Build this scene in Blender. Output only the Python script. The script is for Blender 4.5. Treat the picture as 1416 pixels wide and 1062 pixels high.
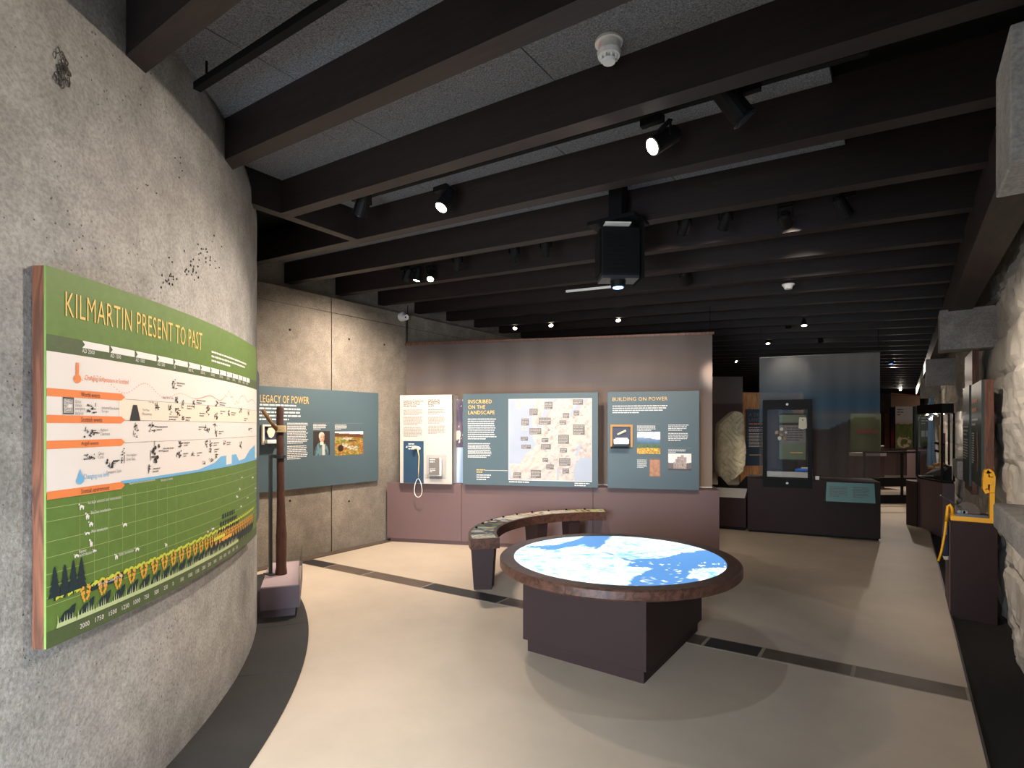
import bpy, math, random
import numpy as np
from mathutils import Matrix, Vector
random.seed(7); rng = np.random.default_rng(5)
SC = bpy.context.scene
for o in list(bpy.data.objects): bpy.data.objects.remove(o)
COL = SC.collection

# ------------------------------------------------------------------ camera
FPX, CX, CY, CAMH = 757.0, 708.0, 590.0, 1.6
YAW = math.atan((1250-708)/FPX); CA, SA = math.cos(YAW), math.sin(YAW)
cam_d = bpy.data.cameras.new('camera'); cam = bpy.data.objects.new('camera', cam_d); COL.objects.link(cam)
cam.location = (0, 0, CAMH); cam.rotation_euler = (math.pi/2, 0, YAW)
cam_d.sensor_width = 36; cam_d.lens = FPX/1416*36; cam_d.shift_y = (CY-531)/1416; cam_d.clip_start = .05
SC.camera = cam
# ------------------------------------------------------------------ world, light level
w = bpy.data.worlds.new('world'); SC.world = w; w.use_nodes = True
w.node_tree.nodes['Background'].inputs[0].default_value = (.62, .78, 1.0, 1)
w.node_tree.nodes['Background'].inputs[1].default_value = .5
SC.view_settings.view_transform = 'Standard'; SC.view_settings.look = 'None'
SC.view_settings.exposure = 0.7; SC.view_settings.gamma = 1.0; SC.view_settings.use_curve_mapping = False
WARM = (1.0, .85, .71); NEUT = (1.0, .91, .82)
# daylight from the glazed entrance behind the camera
ld = bpy.data.lights.new('entrance_daylight', 'AREA'); ld.shape = 'RECTANGLE'; ld.size = 2.6; ld.size_y = 2.0; ld.energy = 150; ld.spread = math.radians(95); ld.color = (.76, .88, 1.0)
lo = bpy.data.objects.new('entrance_daylight', ld); COL.objects.link(lo); lo.location = (-1.2, -1.9, .95)
lo.rotation_euler = (Vector((-3.2, 1.3, .2))-lo.location).to_track_quat('-Z', 'Y').to_euler()

# ------------------------------------------------------------------ helpers
def ray(px, py):
    r = (px-CX)/FPX; u = (CY-py)/FPX
    return np.array([r*CA-SA, r*SA+CA, u])
def at_w(px, py, wd): return ray(px, py)*wd+np.array([0, 0, CAMH])
def at_z(px, py, z): d = ray(px, py); return d*(z-CAMH)/d[2]+np.array([0, 0, CAMH])
def at_x(px, py, x): d = ray(px, py); return d*x/d[0]+np.array([0, 0, CAMH])
JS, JZ = .054, 2.99                       # roof slope, joist underside at the right-hand beam
def jz(x): return JZ+JS*(.335-x)
def at_roof(px, py, dz=0):
    d = ray(px, py); t = (JZ+dz+JS*.335-CAMH)/(d[2]+JS*d[0]); return d*t+np.array([0, 0, CAMH])
def lin(c):
    if isinstance(c, str): c = [int(c[i:i+2], 16)/255 for i in (0, 2, 4)]
    return [x/12.92 if x <= .04045 else ((x+.055)/1.055)**2.4 for x in c]

class Frame:
    def __init__(s, x, y, z=0, deg=0):
        s.o = np.array([x, y, z], float); s.a = math.radians(deg); s.c, s.s = math.cos(s.a), math.sin(s.a)
    def w(s, p):
        return np.array([s.o[0]+p[0]*s.c-p[1]*s.s, s.o[1]+p[0]*s.s+p[1]*s.c, s.o[2]+p[2]])
    def uv(s, px, py, yo=0):
        d = ray(px, py); n = np.array([-s.s, s.c]); q = s.o[:2]+n*yo
        t = (q@n)/(d[:2]@n); p = d*t+np.array([0, 0, CAMH])-s.o
        return p[0]*s.c+p[1]*s.s, p[2]
WORLD = Frame(0, 0)
OFF = {}
def thing(name, label, cat, fr=WORLD, base=(0, 0, 0), group=None):
    o = bpy.data.objects.new(name, None); COL.objects.link(o); o.empty_display_size = .1
    p = fr.w(base); o.location = p; o.rotation_euler = (0, 0, fr.a)
    OFF[o] = np.array(base, float)
    tag(o, label, cat, group); return o
def tag(o, label=None, cat=None, group=None, kind=None):
    if label: o['label'] = label
    if cat: o['category'] = cat
    if group: o['group'] = group
    if kind: o['kind'] = kind
    return o

class MB:
    def __init__(s): s.v = []; s.f = []; s.uvs = None; s.smooth = False
    def add(s, vs, fs):
        n = len(s.v); s.v += [tuple(map(float, v)) for v in vs]; s.f += [tuple(i+n for i in f) for f in fs]; return s
    def box(s, x0, x1, y0, y1, z0, z1):
        return s.add([(x0,y0,z0),(x1,y0,z0),(x1,y1,z0),(x0,y1,z0),(x0,y0,z1),(x1,y0,z1),(x1,y1,z1),(x0,y1,z1)],
            [(3,2,1,0),(4,5,6,7),(0,1,5,4),(1,2,6,5),(2,3,7,6),(3,0,4,7)])
    def hexa(s, b, t):                      # 4 bottom pts + 4 top pts
        return s.add(list(b)+list(t), [(3,2,1,0),(4,5,6,7),(0,1,5,4),(1,2,6,5),(2,3,7,6),(3,0,4,7)])
    def prism(s, poly, z0, z1):
        n = len(poly); s.add([(x,y,z0) for x,y in poly]+[(x,y,z1) for x,y in poly],
            [tuple(range(n-1,-1,-1)), tuple(range(n,2*n))]+[(i,(i+1)%n,n+(i+1)%n,n+i) for i in range(n)]); return s
    def obox(s, c, ax, L, W, H):            # box from point c along axis ax
        c = Vector(c); a = Vector(ax).normalized(); up = Vector((0,0,1)) if abs(a.z) < .95 else Vector((1,0,0))
        b = a.cross(up).normalized(); d = b.cross(a)
        P = [c+a*i*L+b*j*W/2+d*k*H/2 for i in (0,1) for j,k in ((-1,-1),(1,-1),(1,1),(-1,1))]
        return s.hexa(P[:4], P[4:])
    def tube(s, pts, r, n=10, cap=True):
        pts = [Vector(p) for p in pts]; rs = r if hasattr(r, '__len__') else [r]*len(pts)
        rings = []
        b = None
        for i, p in enumerate(pts):
            t = (pts[min(i+1, len(pts)-1)]-pts[max(i-1, 0)]).normalized()
            if b is None:
                b = t.cross(Vector((0,0,1)) if abs(t.z) < .9 else Vector((1,0,0))).normalized()
            else:
                b = (b-t*b.dot(t)).normalized()
            d = t.cross(b)
            rings.append([p+(b*math.cos(2*math.pi*k/n)+d*math.sin(2*math.pi*k/n))*rs[i] for k in range(n)])
        m = len(rings)
        fs = [(i*n+k, i*n+(k+1)%n, (i+1)*n+(k+1)%n, (i+1)*n+k) for i in range(m-1) for k in range(n)]
        if cap: fs += [tuple(range(n-1,-1,-1)), tuple((m-1)*n+k for k in range(n))]
        s.add([v for r_ in rings for v in r_], fs); return s
    def build(s, name, mat, par=None, off=None, smooth=False, bevel=0, map=None):
        if off is None:
            q = par
            while q is not None and q not in OFF: q = q.parent
            off = OFF[q] if q is not None else np.zeros(3)
        V = np.array(s.v, float).reshape(-1, 3)
        if map: V = np.array([map(*v) for v in V])
        V = V-off
        me = bpy.data.meshes.new(name); me.from_pydata(V.tolist(), [], s.f)
        me.materials.append(M[mat] if isinstance(mat, str) else mat)
        if smooth: me.polygons.foreach_set('use_smooth', [True]*len(me.polygons))
        o = bpy.data.objects.new(name, me); COL.objects.link(o)
        if par is not None: o.parent = par
        if bevel:
            b = o.modifiers.new('bevel', 'BEVEL'); b.width = bevel; b.segments = 2; b.limit_method = 'ANGLE'
        return o
def box(name, mat, par, x0, x1, y0, y1, z0, z1, **k): return MB().box(x0,x1,y0,y1,z0,z1).build(name, mat, par, **k)
def struct(o): o['kind'] = 'structure'; return o

def vnoise(x, y, seed=0):
    x = np.asarray(x, float); y = np.asarray(y, float)
    xi = np.floor(x).astype(int); yi = np.floor(y).astype(int); fx = x-xi; fy = y-yi
    def h(a, b):
        n = (a*374761393+b*668265263+seed*1274126177) & 0xffffffff
        n = ((n ^ (n >> 13))*1274126177) & 0xffffffff
        return ((n ^ (n >> 16)) & 0xffff)/65535.0
    fx = fx*fx*(3-2*fx); fy = fy*fy*(3-2*fy)
    return (h(xi,yi)*(1-fx)+h(xi+1,yi)*fx)*(1-fy)+(h(xi,yi+1)*(1-fx)+h(xi+1,yi+1)*fx)*fy
def fbm(x, y, o=4, seed=0):
    s = 0; a = .5; t = 0
    for i in range(o): s = s+a*vnoise(np.asarray(x)*2**i, np.asarray(y)*2**i, seed+i*7); t += a; a *= .5
    return s/t

# ------------------------------------------------------------------ materials
M = {}
def nodes(name):
    m = bpy.data.materials.new(name); m.use_nodes = True; nt = m.node_tree
    return m, nt, nt.nodes['Principled BSDF'], nt.nodes['Material Output']
def mat(name, c, rough=.6, metal=0, var=0, scale=8, bump=0, bscale=40, spec=.5, stretch=None):
    m, nt, b, out = nodes(name); c = lin(c); N = nt.nodes; L = nt.links
    b.inputs['Base Color'].default_value = (*c, 1); b.inputs['Roughness'].default_value = rough
    b.inputs['Metallic'].default_value = metal; b.inputs['Specular IOR Level'].default_value = spec
    if var or bump:
        tc = N.new('ShaderNodeTexCoord'); mp = N.new('ShaderNodeMapping'); L.new(tc.outputs['Object'], mp.inputs[0])
        if stretch: mp.inputs['Scale'].default_value = stretch
    if var:
        n = N.new('ShaderNodeTexNoise'); n.inputs['Scale'].default_value = scale; n.inputs['Detail'].default_value = 8
        n.inputs['Roughness'].default_value = .65; L.new(mp.outputs[0], n.inputs['Vector'])
        r = N.new('ShaderNodeValToRGB'); r.color_ramp.elements[0].position = .3; r.color_ramp.elements[1].position = .7
        r.color_ramp.elements[0].color = (*[x*(1-var) for x in c], 1); r.color_ramp.elements[1].color = (*[min(1, x*(1+var)) for x in c], 1)
        L.new(n.outputs[0], r.inputs[0]); L.new(r.outputs[0], b.inputs['Base Color'])
    if bump:
        n2 = N.new('ShaderNodeTexNoise'); n2.inputs['Scale'].default_value = bscale; n2.inputs['Detail'].default_value = 6
        L.new(mp.outputs[0], n2.inputs['Vector']); bp = N.new('ShaderNodeBump'); bp.inputs['Strength'].default_value = bump
        bp.inputs['Distance'].default_value = .01; L.new(n2.outputs[0], bp.inputs['Height']); L.new(bp.outputs[0], b.inputs['Normal'])
    M[name] = m; return m
def emit(name, c, s):
    m, nt, b, out = nodes(name); b.inputs['Base Color'].default_value = (*lin(c), 1)
    b.inputs['Emission Color'].default_value = (*lin(c), 1); b.inputs['Emission Strength'].default_value = s; M[name] = m
def concrete(name, c, pit=.35, dark=.55):
    m, nt, b, out = nodes(name); N = nt.nodes; L = nt.links; c = np.array(lin(c))
    tc = N.new('ShaderNodeTexCoord')
    def noise(s, d=8, r=.6):
        n = N.new('ShaderNodeTexNoise'); n.inputs['Scale'].default_value = s; n.inputs['Detail'].default_value = d; n.inputs['Roughness'].default_value = r
        L.new(tc.outputs['Object'], n.inputs['Vector']); return n
    def ramp(src, p0, p1, c0, c1):
        r = N.new('ShaderNodeValToRGB'); e = r.color_ramp.elements; e[0].position = p0; e[1].position = p1
        e[0].color = (*c0, 1); e[1].color = (*c1, 1); L.new(src, r.inputs[0]); return r
    base = ramp(noise(1.3, 10, .62).outputs[0], .3, .7, c*.66, c*1.18)
    fine = ramp(noise(70, 3).outputs[0], .35, .6, (.66,)*3, (1,)*3)
    mx = N.new('ShaderNodeMixRGB'); mx.blend_type = 'MULTIPLY'; mx.inputs[0].default_value = .8
    L.new(base.outputs[0], mx.inputs[1]); L.new(fine.outputs[0], mx.inputs[2])
    mid = ramp(noise(7, 6, .7).outputs[0], .3, .7, (.74,)*3, (1.08,)*3)
    mm = N.new('ShaderNodeMixRGB'); mm.blend_type = 'MULTIPLY'; mm.inputs[0].default_value = 1; L.new(mx.outputs[0], mm.inputs[1]); L.new(mid.outputs[0], mm.inputs[2]); mx = mm
    # blow holes: voronoi dots gated by a noise
    vo = N.new('ShaderNodeTexVoronoi'); vo.inputs['Scale'].default_value = 34; L.new(tc.outputs['Object'], vo.inputs['Vector'])
    ad = N.new('ShaderNodeMath'); ad.operation = 'ADD'; L.new(vo.outputs['Distance'], ad.inputs[0])
    g = ramp(noise(2.2, 6, .7).outputs[0], .36, .6, (.16,)*3, (0,)*3); L.new(g.outputs[0], ad.inputs[1])
    holes = ramp(ad.outputs[0], .09, .17, (dark,)*3, (1,)*3)
    m2 = N.new('ShaderNodeMixRGB'); m2.blend_type = 'MULTIPLY'; m2.inputs[0].default_value = pit*2
    L.new(mx.outputs[0], m2.inputs[1]); L.new(holes.outputs[0], m2.inputs[2]); L.new(m2.outputs[0], b.inputs['Base Color'])
    b.inputs['Roughness'].default_value = .85; b.inputs['Specular IOR Level'].default_value = .25
    bp = N.new('ShaderNodeBump'); bp.inputs['Strength'].default_value = .35; bp.inputs['Distance'].default_value = .01
    ma = N.new('ShaderNodeMath'); ma.operation = 'MULTIPLY_ADD'; L.new(holes.outputs[0], ma.inputs[0]); ma.inputs[1].default_value = 1.
    L.new(noise(45, 5).outputs[0], ma.inputs[2]); L.new(ma.outputs[0], bp.inputs['Height']); L.new(bp.outputs[0], b.inputs['Normal']); M[name] = m
def wood(name, c, stretch, rough=.55, var=.45, scale=3):
    m, nt, b, out = nodes(name); N = nt.nodes; L = nt.links; c = np.array(lin(c))
    tc = N.new('ShaderNodeTexCoord'); mp = N.new('ShaderNodeMapping'); mp.inputs['Scale'].default_value = stretch
    L.new(tc.outputs['Object'], mp.inputs[0])
    n = N.new('ShaderNodeTexNoise'); n.inputs['Scale'].default_value = scale; n.inputs['Detail'].default_value = 3; n.inputs['Distortion'].default_value = .6
    L.new(mp.outputs[0], n.inputs['Vector'])
    mu = N.new('ShaderNodeMath'); mu.operation = 'MULTIPLY'; mu.inputs[1].default_value = 9; L.new(n.outputs[0], mu.inputs[0])
    fr = N.new('ShaderNodeMath'); fr.operation = 'PINGPONG'; fr.inputs[1].default_value = 1; L.new(mu.outputs[0], fr.inputs[0])
    r = N.new('ShaderNodeValToRGB'); e = r.color_ramp.elements
    e[0].color = (*(c*(1-var)), 1); e[1].color = (*(c*(1+var)), 1); e[0].position = .1; e[1].position = .95
    L.new(fr.outputs[0], r.inputs[0]); L.new(r.outputs[0], b.inputs['Base Color']); b.inputs['Roughness'].default_value = rough; b.inputs['Specular IOR Level'].default_value = .5 if rough < .8 else .1; M[name] = m
def scrim(name, trans):
    m, nt, b, out = nodes(name); N = nt.nodes; L = nt.links
    at = N.new('ShaderNodeAttribute'); at.attribute_name = 'Col'; b.inputs['Roughness'].default_value = .6
    L.new(at.outputs['Color'], b.inputs['Base Color'])
    tl = N.new('ShaderNodeBsdfTranslucent'); L.new(at.outputs['Color'], tl.inputs[0])
    m1 = N.new('ShaderNodeMixShader'); m1.inputs[0].default_value = .3; L.new(b.outputs[0], m1.inputs[1]); L.new(tl.outputs[0], m1.inputs[2])
    tr = N.new('ShaderNodeBsdfTransparent'); m2 = N.new('ShaderNodeMixShader'); m2.inputs[0].default_value = trans
    L.new(m1.outputs[0], m2.inputs[1]); L.new(tr.outputs[0], m2.inputs[2]); L.new(m2.outputs[0], out.inputs[0]); M[name] = m
def glass(name, tint=(1,1,1), base=.03):
    m, nt, b, out = nodes(name); N = nt.nodes; L = nt.links
    tr = N.new('ShaderNodeBsdfTransparent'); tr.inputs[0].default_value = (*tint, 1)
    gl = N.new('ShaderNodeBsdfGlossy'); gl.inputs['Roughness'].default_value = .02
    lw = N.new('ShaderNodeLayerWeight'); lw.inputs[0].default_value = .5; pw = N.new('ShaderNodeMath'); pw.operation = 'POWER'; L.new(lw.outputs['Facing'], pw.inputs[0]); pw.inputs[1].default_value = 4
    fz = N.new('ShaderNodeMath'); fz.operation = 'MULTIPLY_ADD'; L.new(pw.outputs[0], fz.inputs[0]); fz.inputs[1].default_value = .5; fz.inputs[2].default_value = base
    mx = N.new('ShaderNodeMixShader'); L.new(fz.outputs[0], mx.inputs[0]); L.new(tr.outputs[0], mx.inputs[1]); L.new(gl.outputs[0], mx.inputs[2])
    L.new(mx.outputs[0], out.inputs[0]); M[name] = m
def rastermat(name, em=0, rough=.5):
    m, nt, b, out = nodes(name); at = nt.nodes.new('ShaderNodeAttribute'); at.attribute_name = 'Col'
    nt.links.new(at.outputs['Color'], b.inputs['Base Color']); b.inputs['Roughness'].default_value = rough
    if em:
        nt.links.new(at.outputs['Color'], b.inputs['Emission Color']); b.inputs['Emission Strength'].default_value = em
        b.inputs['Base Color'].default_value = (.02,.02,.02,1); nt.links.remove(b.inputs['Base Color'].links[0])
    M[name] = m
concrete('concrete_drum', 'b2afaa', .5, .25); concrete('concrete', '9a9083', .5, .3); concrete('concrete_block', 'bebbb6', .05, .8)
mat('floor', 'bdad9a', .5, var=.09, scale=1.6, bump=.03, bscale=30, spec=.35)
mat('slate', '262423', .6, var=.3, scale=3, bump=.1, bscale=20); mat('slate_brown', '5a4c41', .5, var=.3, scale=4, bump=.1, bscale=20)
mat('grout', '9a8c7a', .9); mat('pit', '151311', .9)
mat('plaster', 'd2ccc1', .9, var=.12, scale=2.5, bump=.5, bscale=18, spec=.2)
mat('woodwool', '74777d', .95, var=.7, scale=130, bump=.6, bscale=90, spec=.1)
wood('joist', '1f1413', (.6, 9, 9), .55, .3); wood('beam', '271a18', (9, .6, 9), .55, .3)
wood('rim_wood', '4e3227', (1.5, 1.5, 1.5), .42, .35, 9); wood('oak', 'bd8a5c', (9, 9, .7), .5, .3); wood('walnut', '5d3623', (9, 9, .7), .5, .35)
mat('plinth', '6c5655', .55, spec=.35); mat('plinth_dark', '322423', .6, spec=.2); mat('black', '0b0b0c', .6, spec=.2); mat('matt_black', '0a0a0a', .8, spec=.2)
mat('steel', '5c5f60', .35, .8); mat('chrome', 'c8c8c8', .15, 1); mat('white', 'e6e3dd', .5); mat('white_plastic', 'e9e9e7', .35)
mat('teal_grey', '4b5d64', .5, var=.06, scale=120); mat('navy', '26425a', .5); mat('white_panel', 'bcb6ae', .5); mat('mauve', '5c4f58', .55); mat('mauve_pad', '9c898c', .6)
mat('green', '5e7a35', .5, var=.1, scale=25); mat('green_band', '4d5c38', .5, var=.1, scale=60); mat('panel_white', 'e4dcd6', .5); mat('panel_cream', 'ecdcca', .5)
mat('orange', 'e8854a', .5); mat('gold', 'e9c06a', .5); mat('sky_blue', '6fb0dc', .5); mat('ink', '2b2b2a', .6); mat('grey_ink', '77736e', .6)
mat('olive_line', '9db06c', .5); mat('lime', 'c8cf45', .5); mat('pale_green', 'bcc996', .5); mat('dark_leaf', '1d2e33', .5); mat('wheat', 'e0a23e', .5)
mat('map_label', '6f6a66', .6); mat('map_label_ink', 'b9b2aa', .6); mat('teal_plate', '6d9492', .35); mat('yellow', 'f0ae0c', .4); mat('rope', 'c9b184', .8)
mat('old_wood', '4a2a1d', .6, var=.5, scale=12, bump=.4, bscale=40, stretch=(6, 6, 1)); mat('rope_wood', '8a6238', .6, var=.3, scale=14)
mat('stone', 'a0977f', .9, var=.25, scale=7, bump=.8, bscale=35); mat('red', 'a8402e', .6); mat('tan', 'b98d55', .7); mat('bone', 'ddd6bd', .6)
mat('bright_blue', '1f6fd0', .5); mat('leaf_green', '66713f', .6); mat('pale_blue', '8db6dc', .5); mat('indigo', '34384f', .5); mat('lens_dark', '1a2230', .1)
mat('fabric_dark', '3a3f55', .9)
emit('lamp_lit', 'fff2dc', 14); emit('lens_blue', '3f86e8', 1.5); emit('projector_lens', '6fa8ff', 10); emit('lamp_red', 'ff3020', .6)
scrim('scrim_main', .16); scrim('scrim_clear', .3); glass('glass'); glass('acrylic', (.95, .96, .97))
rastermat('print'); rastermat('screen', 1.15)  # the second emits its map colours, standing in for the projector's light

# ------------------------------------------------------------------ print helpers (flat print on panels)
class Print:
    """prints lying on a surface: f(u, v, d) -> point, d = distance proud of the surface"""
    def __init__(s, par, f): s.par = par; s.f = f
    def poly(s, name, mt, polys, d=.0015, par=None):
        mb = MB()
        for p in polys: mb.add([(u, v, d) for u, v in p], [tuple(range(len(p)))])
        o = mb.build(name, mt, par or s.par, map=s.f)
        if len(polys) > 1: o['kind'] = 'stuff'
        return o
    def rects(s, name, mt, rs, d=.0015, n=1, par=None):
        mb = MB()
        for (u0, v0, u1, v1) in rs:
            k = max(1, int(math.ceil(abs(u1-u0)/.06))) if n > 1 else 1
            us = [u0+(u1-u0)*i/k for i in range(k+1)]
            mb.add([(u, v0, d) for u in us]+[(u, v1, d) for u in us], [(i, i+1, k+2+i, k+1+i) for i in range(k)])
        o = mb.build(name, mt, par or s.par, map=s.f)
        if len(rs) > 1: o['kind'] = 'stuff'
        return o
    def text(s, name, mt, items, d=.002, par=None, split=False):
        if split: return [s.text(name, mt, [i], d, par) for i in items]
        mb = MB()
        for (st, u0, v0, u1, v1, *rest) in items:
            vs, fs = textmesh(st)
            mb.add([(u0+(u1-u0)*x, v0+(v1-v0)*y, d) for x, y in vs], fs)
        return mb.build(name, mt, par or s.par, map=s.f)
    def lines(s, name, mt, blocks, d=.002, par=None, seed=1):
        R = random.Random(seed); mb = MB()
        for (u0, v0, u1, v1, n) in blocks:
            lh = (v1-v0)/n; xh = lh*.42
            for i in range(n):
                y = v1-lh*(i+.75); end = u1-(u1-u0)*(R.uniform(0, .12) if i < n-1 else R.uniform(.2, .6)); x = u0
                while x < end:
                    wl = min(xh*R.uniform(1.2, 4.5), end-x)
                    if wl < xh*.4: break
                    mb.add([(x, y, d), (x+wl, y, d), (x+wl, y+xh, d), (x, y+xh, d)], [(0,1,2,3)])
                    x += wl+xh*.55
        o = mb.build(name, mt, par or s.par, map=s.f); o['kind'] = 'stuff'; return o
    def raster(s, name, u0, v0, u1, v1, nx, ny, fn, d=.0015, mt='print', par=None):
        return raster(name, mt, par or s.par, lambda a, b: s.f(u0+(u1-u0)*a, v0+(v1-v0)*b, d), nx, ny, fn)
def raster(name, mt, par, pos, nx, ny, fn):
    a, b = np.meshgrid(np.linspace(0, 1, nx+1), np.linspace(0, 1, ny+1))
    mb = MB(); mb.add([pos(x, y) for x, y in zip(a.ravel(), b.ravel())],
        [(j*(nx+1)+i, j*(nx+1)+i+1, (j+1)*(nx+1)+i+1, (j+1)*(nx+1)+i) for j in range(ny) for i in range(nx)])
    o = mb.build(name, mt, par); colour(o, fn(a.ravel(), b.ravel())); return o
def colour(o, c):                          # c: srgb (n,3)
    c = np.clip(np.asarray(c, float), 0, 1); c = np.where(c <= .04045, c/12.92, ((c+.055)/1.055)**2.4)
    at = o.data.color_attributes.new('Col', 'FLOAT_COLOR', 'POINT')
    at.data.foreach_set('color', np.c_[c, np.ones(len(c))].astype(np.float32).ravel())
TXT = {}
def textmesh(st):
    if st not in TXT:
        cu = bpy.data.curves.new('lettering', 'FONT'); cu.body = st; cu.resolution_u = 2; cu.space_character = 1.06; cu.offset = -.006 if st.isupper() and len(st) > 16 else 0
        ob = bpy.data.objects.new('lettering', cu); me = bpy.data.meshes.new_from_object(ob)
        v = np.array([x.co[:2] for x in me.vertices]); f = [tuple(p.vertices) for p in me.polygons]
        mn, mx = v.min(0), v.max(0); v = (v-mn)/np.maximum(mx-mn, 1e-6)
        bpy.data.objects.remove(ob); bpy.data.curves.remove(cu); bpy.data.meshes.remove(me); TXT[st] = (v.tolist(), f)
    return TXT[st]
def mixc(c0, c1, t):
    t = np.clip(np.asarray(t), 0, 1)[..., None]; return np.asarray(c0)*(1-t)+np.asarray(c1)*t
def hexc(h): return np.array([int(h[i:i+2], 16)/255 for i in (0, 2, 4)])
def put(base, mask, c): base[mask] = c; return base

# ================================================================== STRUCTURE
FX0, FXR, FYA, FYB = -6.3, .325, -3.0, 22.0
floor = struct(MB().prism([(-9, -4), (.325, -4), (.325, 30), (-9, 30)], -.08, 0).build('floor', 'floor'))
tr = struct(box('trim_1', 'pit', None, .325, .95, -4, 30, -.14, -.03))   # dark channel along the rough wall
box('channel_edge', 'steel', tr, .318, .33, -4, 30, -.03, .004)
tag(floor, 'pale beige polished screed floor', None)
# --- curved drum wall
DC = np.array([-7.017, -2.243]); DR = 5.40
def drum(a, z, r=DR): return (DC[0]+r*math.cos(a), DC[1]+r*math.sin(a), z)
def drum_top(a):
    t = (math.degrees(a)-37)/(54-37); return 3.5-.17*min(max(t, 0), 1.2)
mb = MB(); NA, NZ = 160, 60
for i in range(NA+1):
    a = math.radians(-25+i*(82+25)/NA)
    top = drum_top(a)
    for j in range(NZ+1):
        z = (top+.012*(vnoise(i*.9, 3.3, 4)-.5)*2)*j/NZ if j == NZ else top*j/NZ
        rr = DR+.006*(fbm(i*.35, j*.5, 3, 2)-.5)
        mb.v.append(drum(a, z, rr))
mb.f = [(i*(NZ+1)+j, (i+1)*(NZ+1)+j, (i+1)*(NZ+1)+j+1, i*(NZ+1)+j+1) for i in range(NA) for j in range(NZ)]
n0 = len(mb.v)
for i in range(NA+1):
    a = math.radians(-25+i*107/NA); mb.v.append(drum(a, drum_top(a), DR-.25)); mb.v.append(drum(a, 0, DR-.25))
for i in range(NA):
    mb.f.append((i*(NZ+1)+NZ, (i+1)*(NZ+1)+NZ, n0+2*i+2, n0+2*i)); mb.f.append((n0+2*i, n0+2*i+2, n0+2*i+3, n0+2*i+1))
wl = struct(mb.build('wall_left', 'concrete_drum', smooth=True)); tag(wl, 'tall curved wall of raw grey concrete')
# broken patches in the drum face (small chipped cavities as real dents)
mb = MB()
for (px, py, n, s) in [(84, 100, 40, .016), (265, 372, 22, .007), (283, 352, 14, .007), (232, 384, 16, .007), (245, 220, 5, .005), (300, 360, 5, .005), (205, 262, 4, .004)]:
    for k in range(n):
        q = ray(px+random.gauss(0, 6), py+random.gauss(0, 10 if s < .01 else 13)); dd = q[:2]; B = -dd@DC; C_ = DC@DC-(DR)**2; A_ = dd@dd
        t = (-B-math.sqrt(B*B-A_*C_))/A_; p = q*t; a0 = math.atan2(p[1]-DC[1], p[0]-DC[0]); z0 = p[2]+CAMH
        m_ = random.randint(5, 7); ring = [(a0+random.uniform(.3, 1)*s*.8/DR*math.cos(2*math.pi*i/m_), z0+random.uniform(.4, 1.2)*s*math.sin(2*math.pi*i/m_)) for i in range(m_)]
        n1 = len(mb.v); mb.v += [drum(a_, z_, DR+.0042) for a_, z_ in ring]+[drum(a0, z0, DR-.01)]
        mb.f += [(n1+i, n1+(i+1) % m_, n1+m_) for i in range(m_)]
mat('chip', '6a655e', .95, var=.4, scale=60); mb.build('chip_marks', 'chip', wl)['kind'] = 'stuff'
# blue-grey concrete upstand above the drum, set back
mb = MB()
for i in range(40):
    a0, a1 = [math.radians(20+k*60/40) for k in (i, i+1)]
    mb.add([drum(a0, 3.0, DR-.12), drum(a1, 3.0, DR-.12), drum(a1, 3.8, DR-.12), drum(a0, 3.8, DR-.12)], [(0,1,2,3)])
mb.build('upstand', 'concrete', wl)
# --- slate border at the drum foot: single slabs
tr2 = bpy.data.objects.new('trim_2', None); COL.objects.link(tr2); struct(tr2); tag(tr2, 'curved border of dark slate slabs at the foot of the concrete wall')
edges = [20, 29, 38.2, 48.8, 58, 67, 76]
for k in range(len(edges)-1):
    a0, a1 = math.radians(edges[k]+.03), math.radians(edges[k+1]-.03); n = 10; mb = MB()
    aa = [a0+(a1-a0)*i/n for i in range(n+1)]
    vs = [drum(a, z, r) for z in (0.0, .006+.001*(k % 2)) for r in (DR-.02, DR+.385) for a in aa]
    m_ = n+1; q = lambda zi, ri, i: (zi*2+ri)*m_+i
    fs = [(q(1,0,i+1), q(1,0,i), q(1,1,i), q(1,1,i+1)) for i in range(n)]+[(q(0,1,i), q(0,1,i+1), q(1,1,i+1), q(1,1,i)) for i in range(n)]
    fs += [(q(0,0,0), q(0,1,0), q(1,1,0), q(1,0,0)), (q(0,0,n), q(1,0,n), q(1,1,n), q(0,1,n))]
    mb.add(vs, fs).build('slab', 'slate', tr2)
# --- straight concrete wall: cast panels with real joints
wr = bpy.data.objects.new('wall_rear', None); COL.objects.link(wr); struct(wr); tag(wr, 'board-marked concrete wall running away behind the exhibits')
WX = -5.93
ys = [2.2, 4.33, 5.63, 8.2, 10.8, 13.4, 16, 19, 22, 26, 30]
for k in range(len(ys)-1):
    j = .006
    box('wall_panel', 'concrete', wr, WX-.3, WX+.004*(k % 2), ys[k]+j, ys[k+1]-j, 0, 3.05)
    box('wall_panel', 'concrete', wr, WX-.3, WX-.004+.003*(k % 2), ys[k]+j, ys[k+1]-j, 3.058, 3.245)
box('wall_core', 'slate_brown', wr, WX-.28, WX-.012, 2.2, 30, 0, 3.24)
box('upstand', 'concrete', wr, WX-.6, WX-.17, 2.2, 30, 3.2, 3.85)
MB().box(WX-.002, WX+.13, 2.6, 5.3, 0, .012).build('slate_skirt', 'slate_brown', wr)
mb = MB()
for (yy, zz) in [(3.75,.72),(4.6,.62),(4.6,2.75),(3.75,2.75),(5.2,2.75)]: mb.tube([(WX+.001,yy,zz),(WX+.006,yy,zz)], .014, 10)
mb.build('tie_hole', 'pit', wr)['kind'] = 'stuff'
struct(box('wall_far', 'concrete', None, -6.3, 1.2, 30, 30.2, 0, 4)); 
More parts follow.
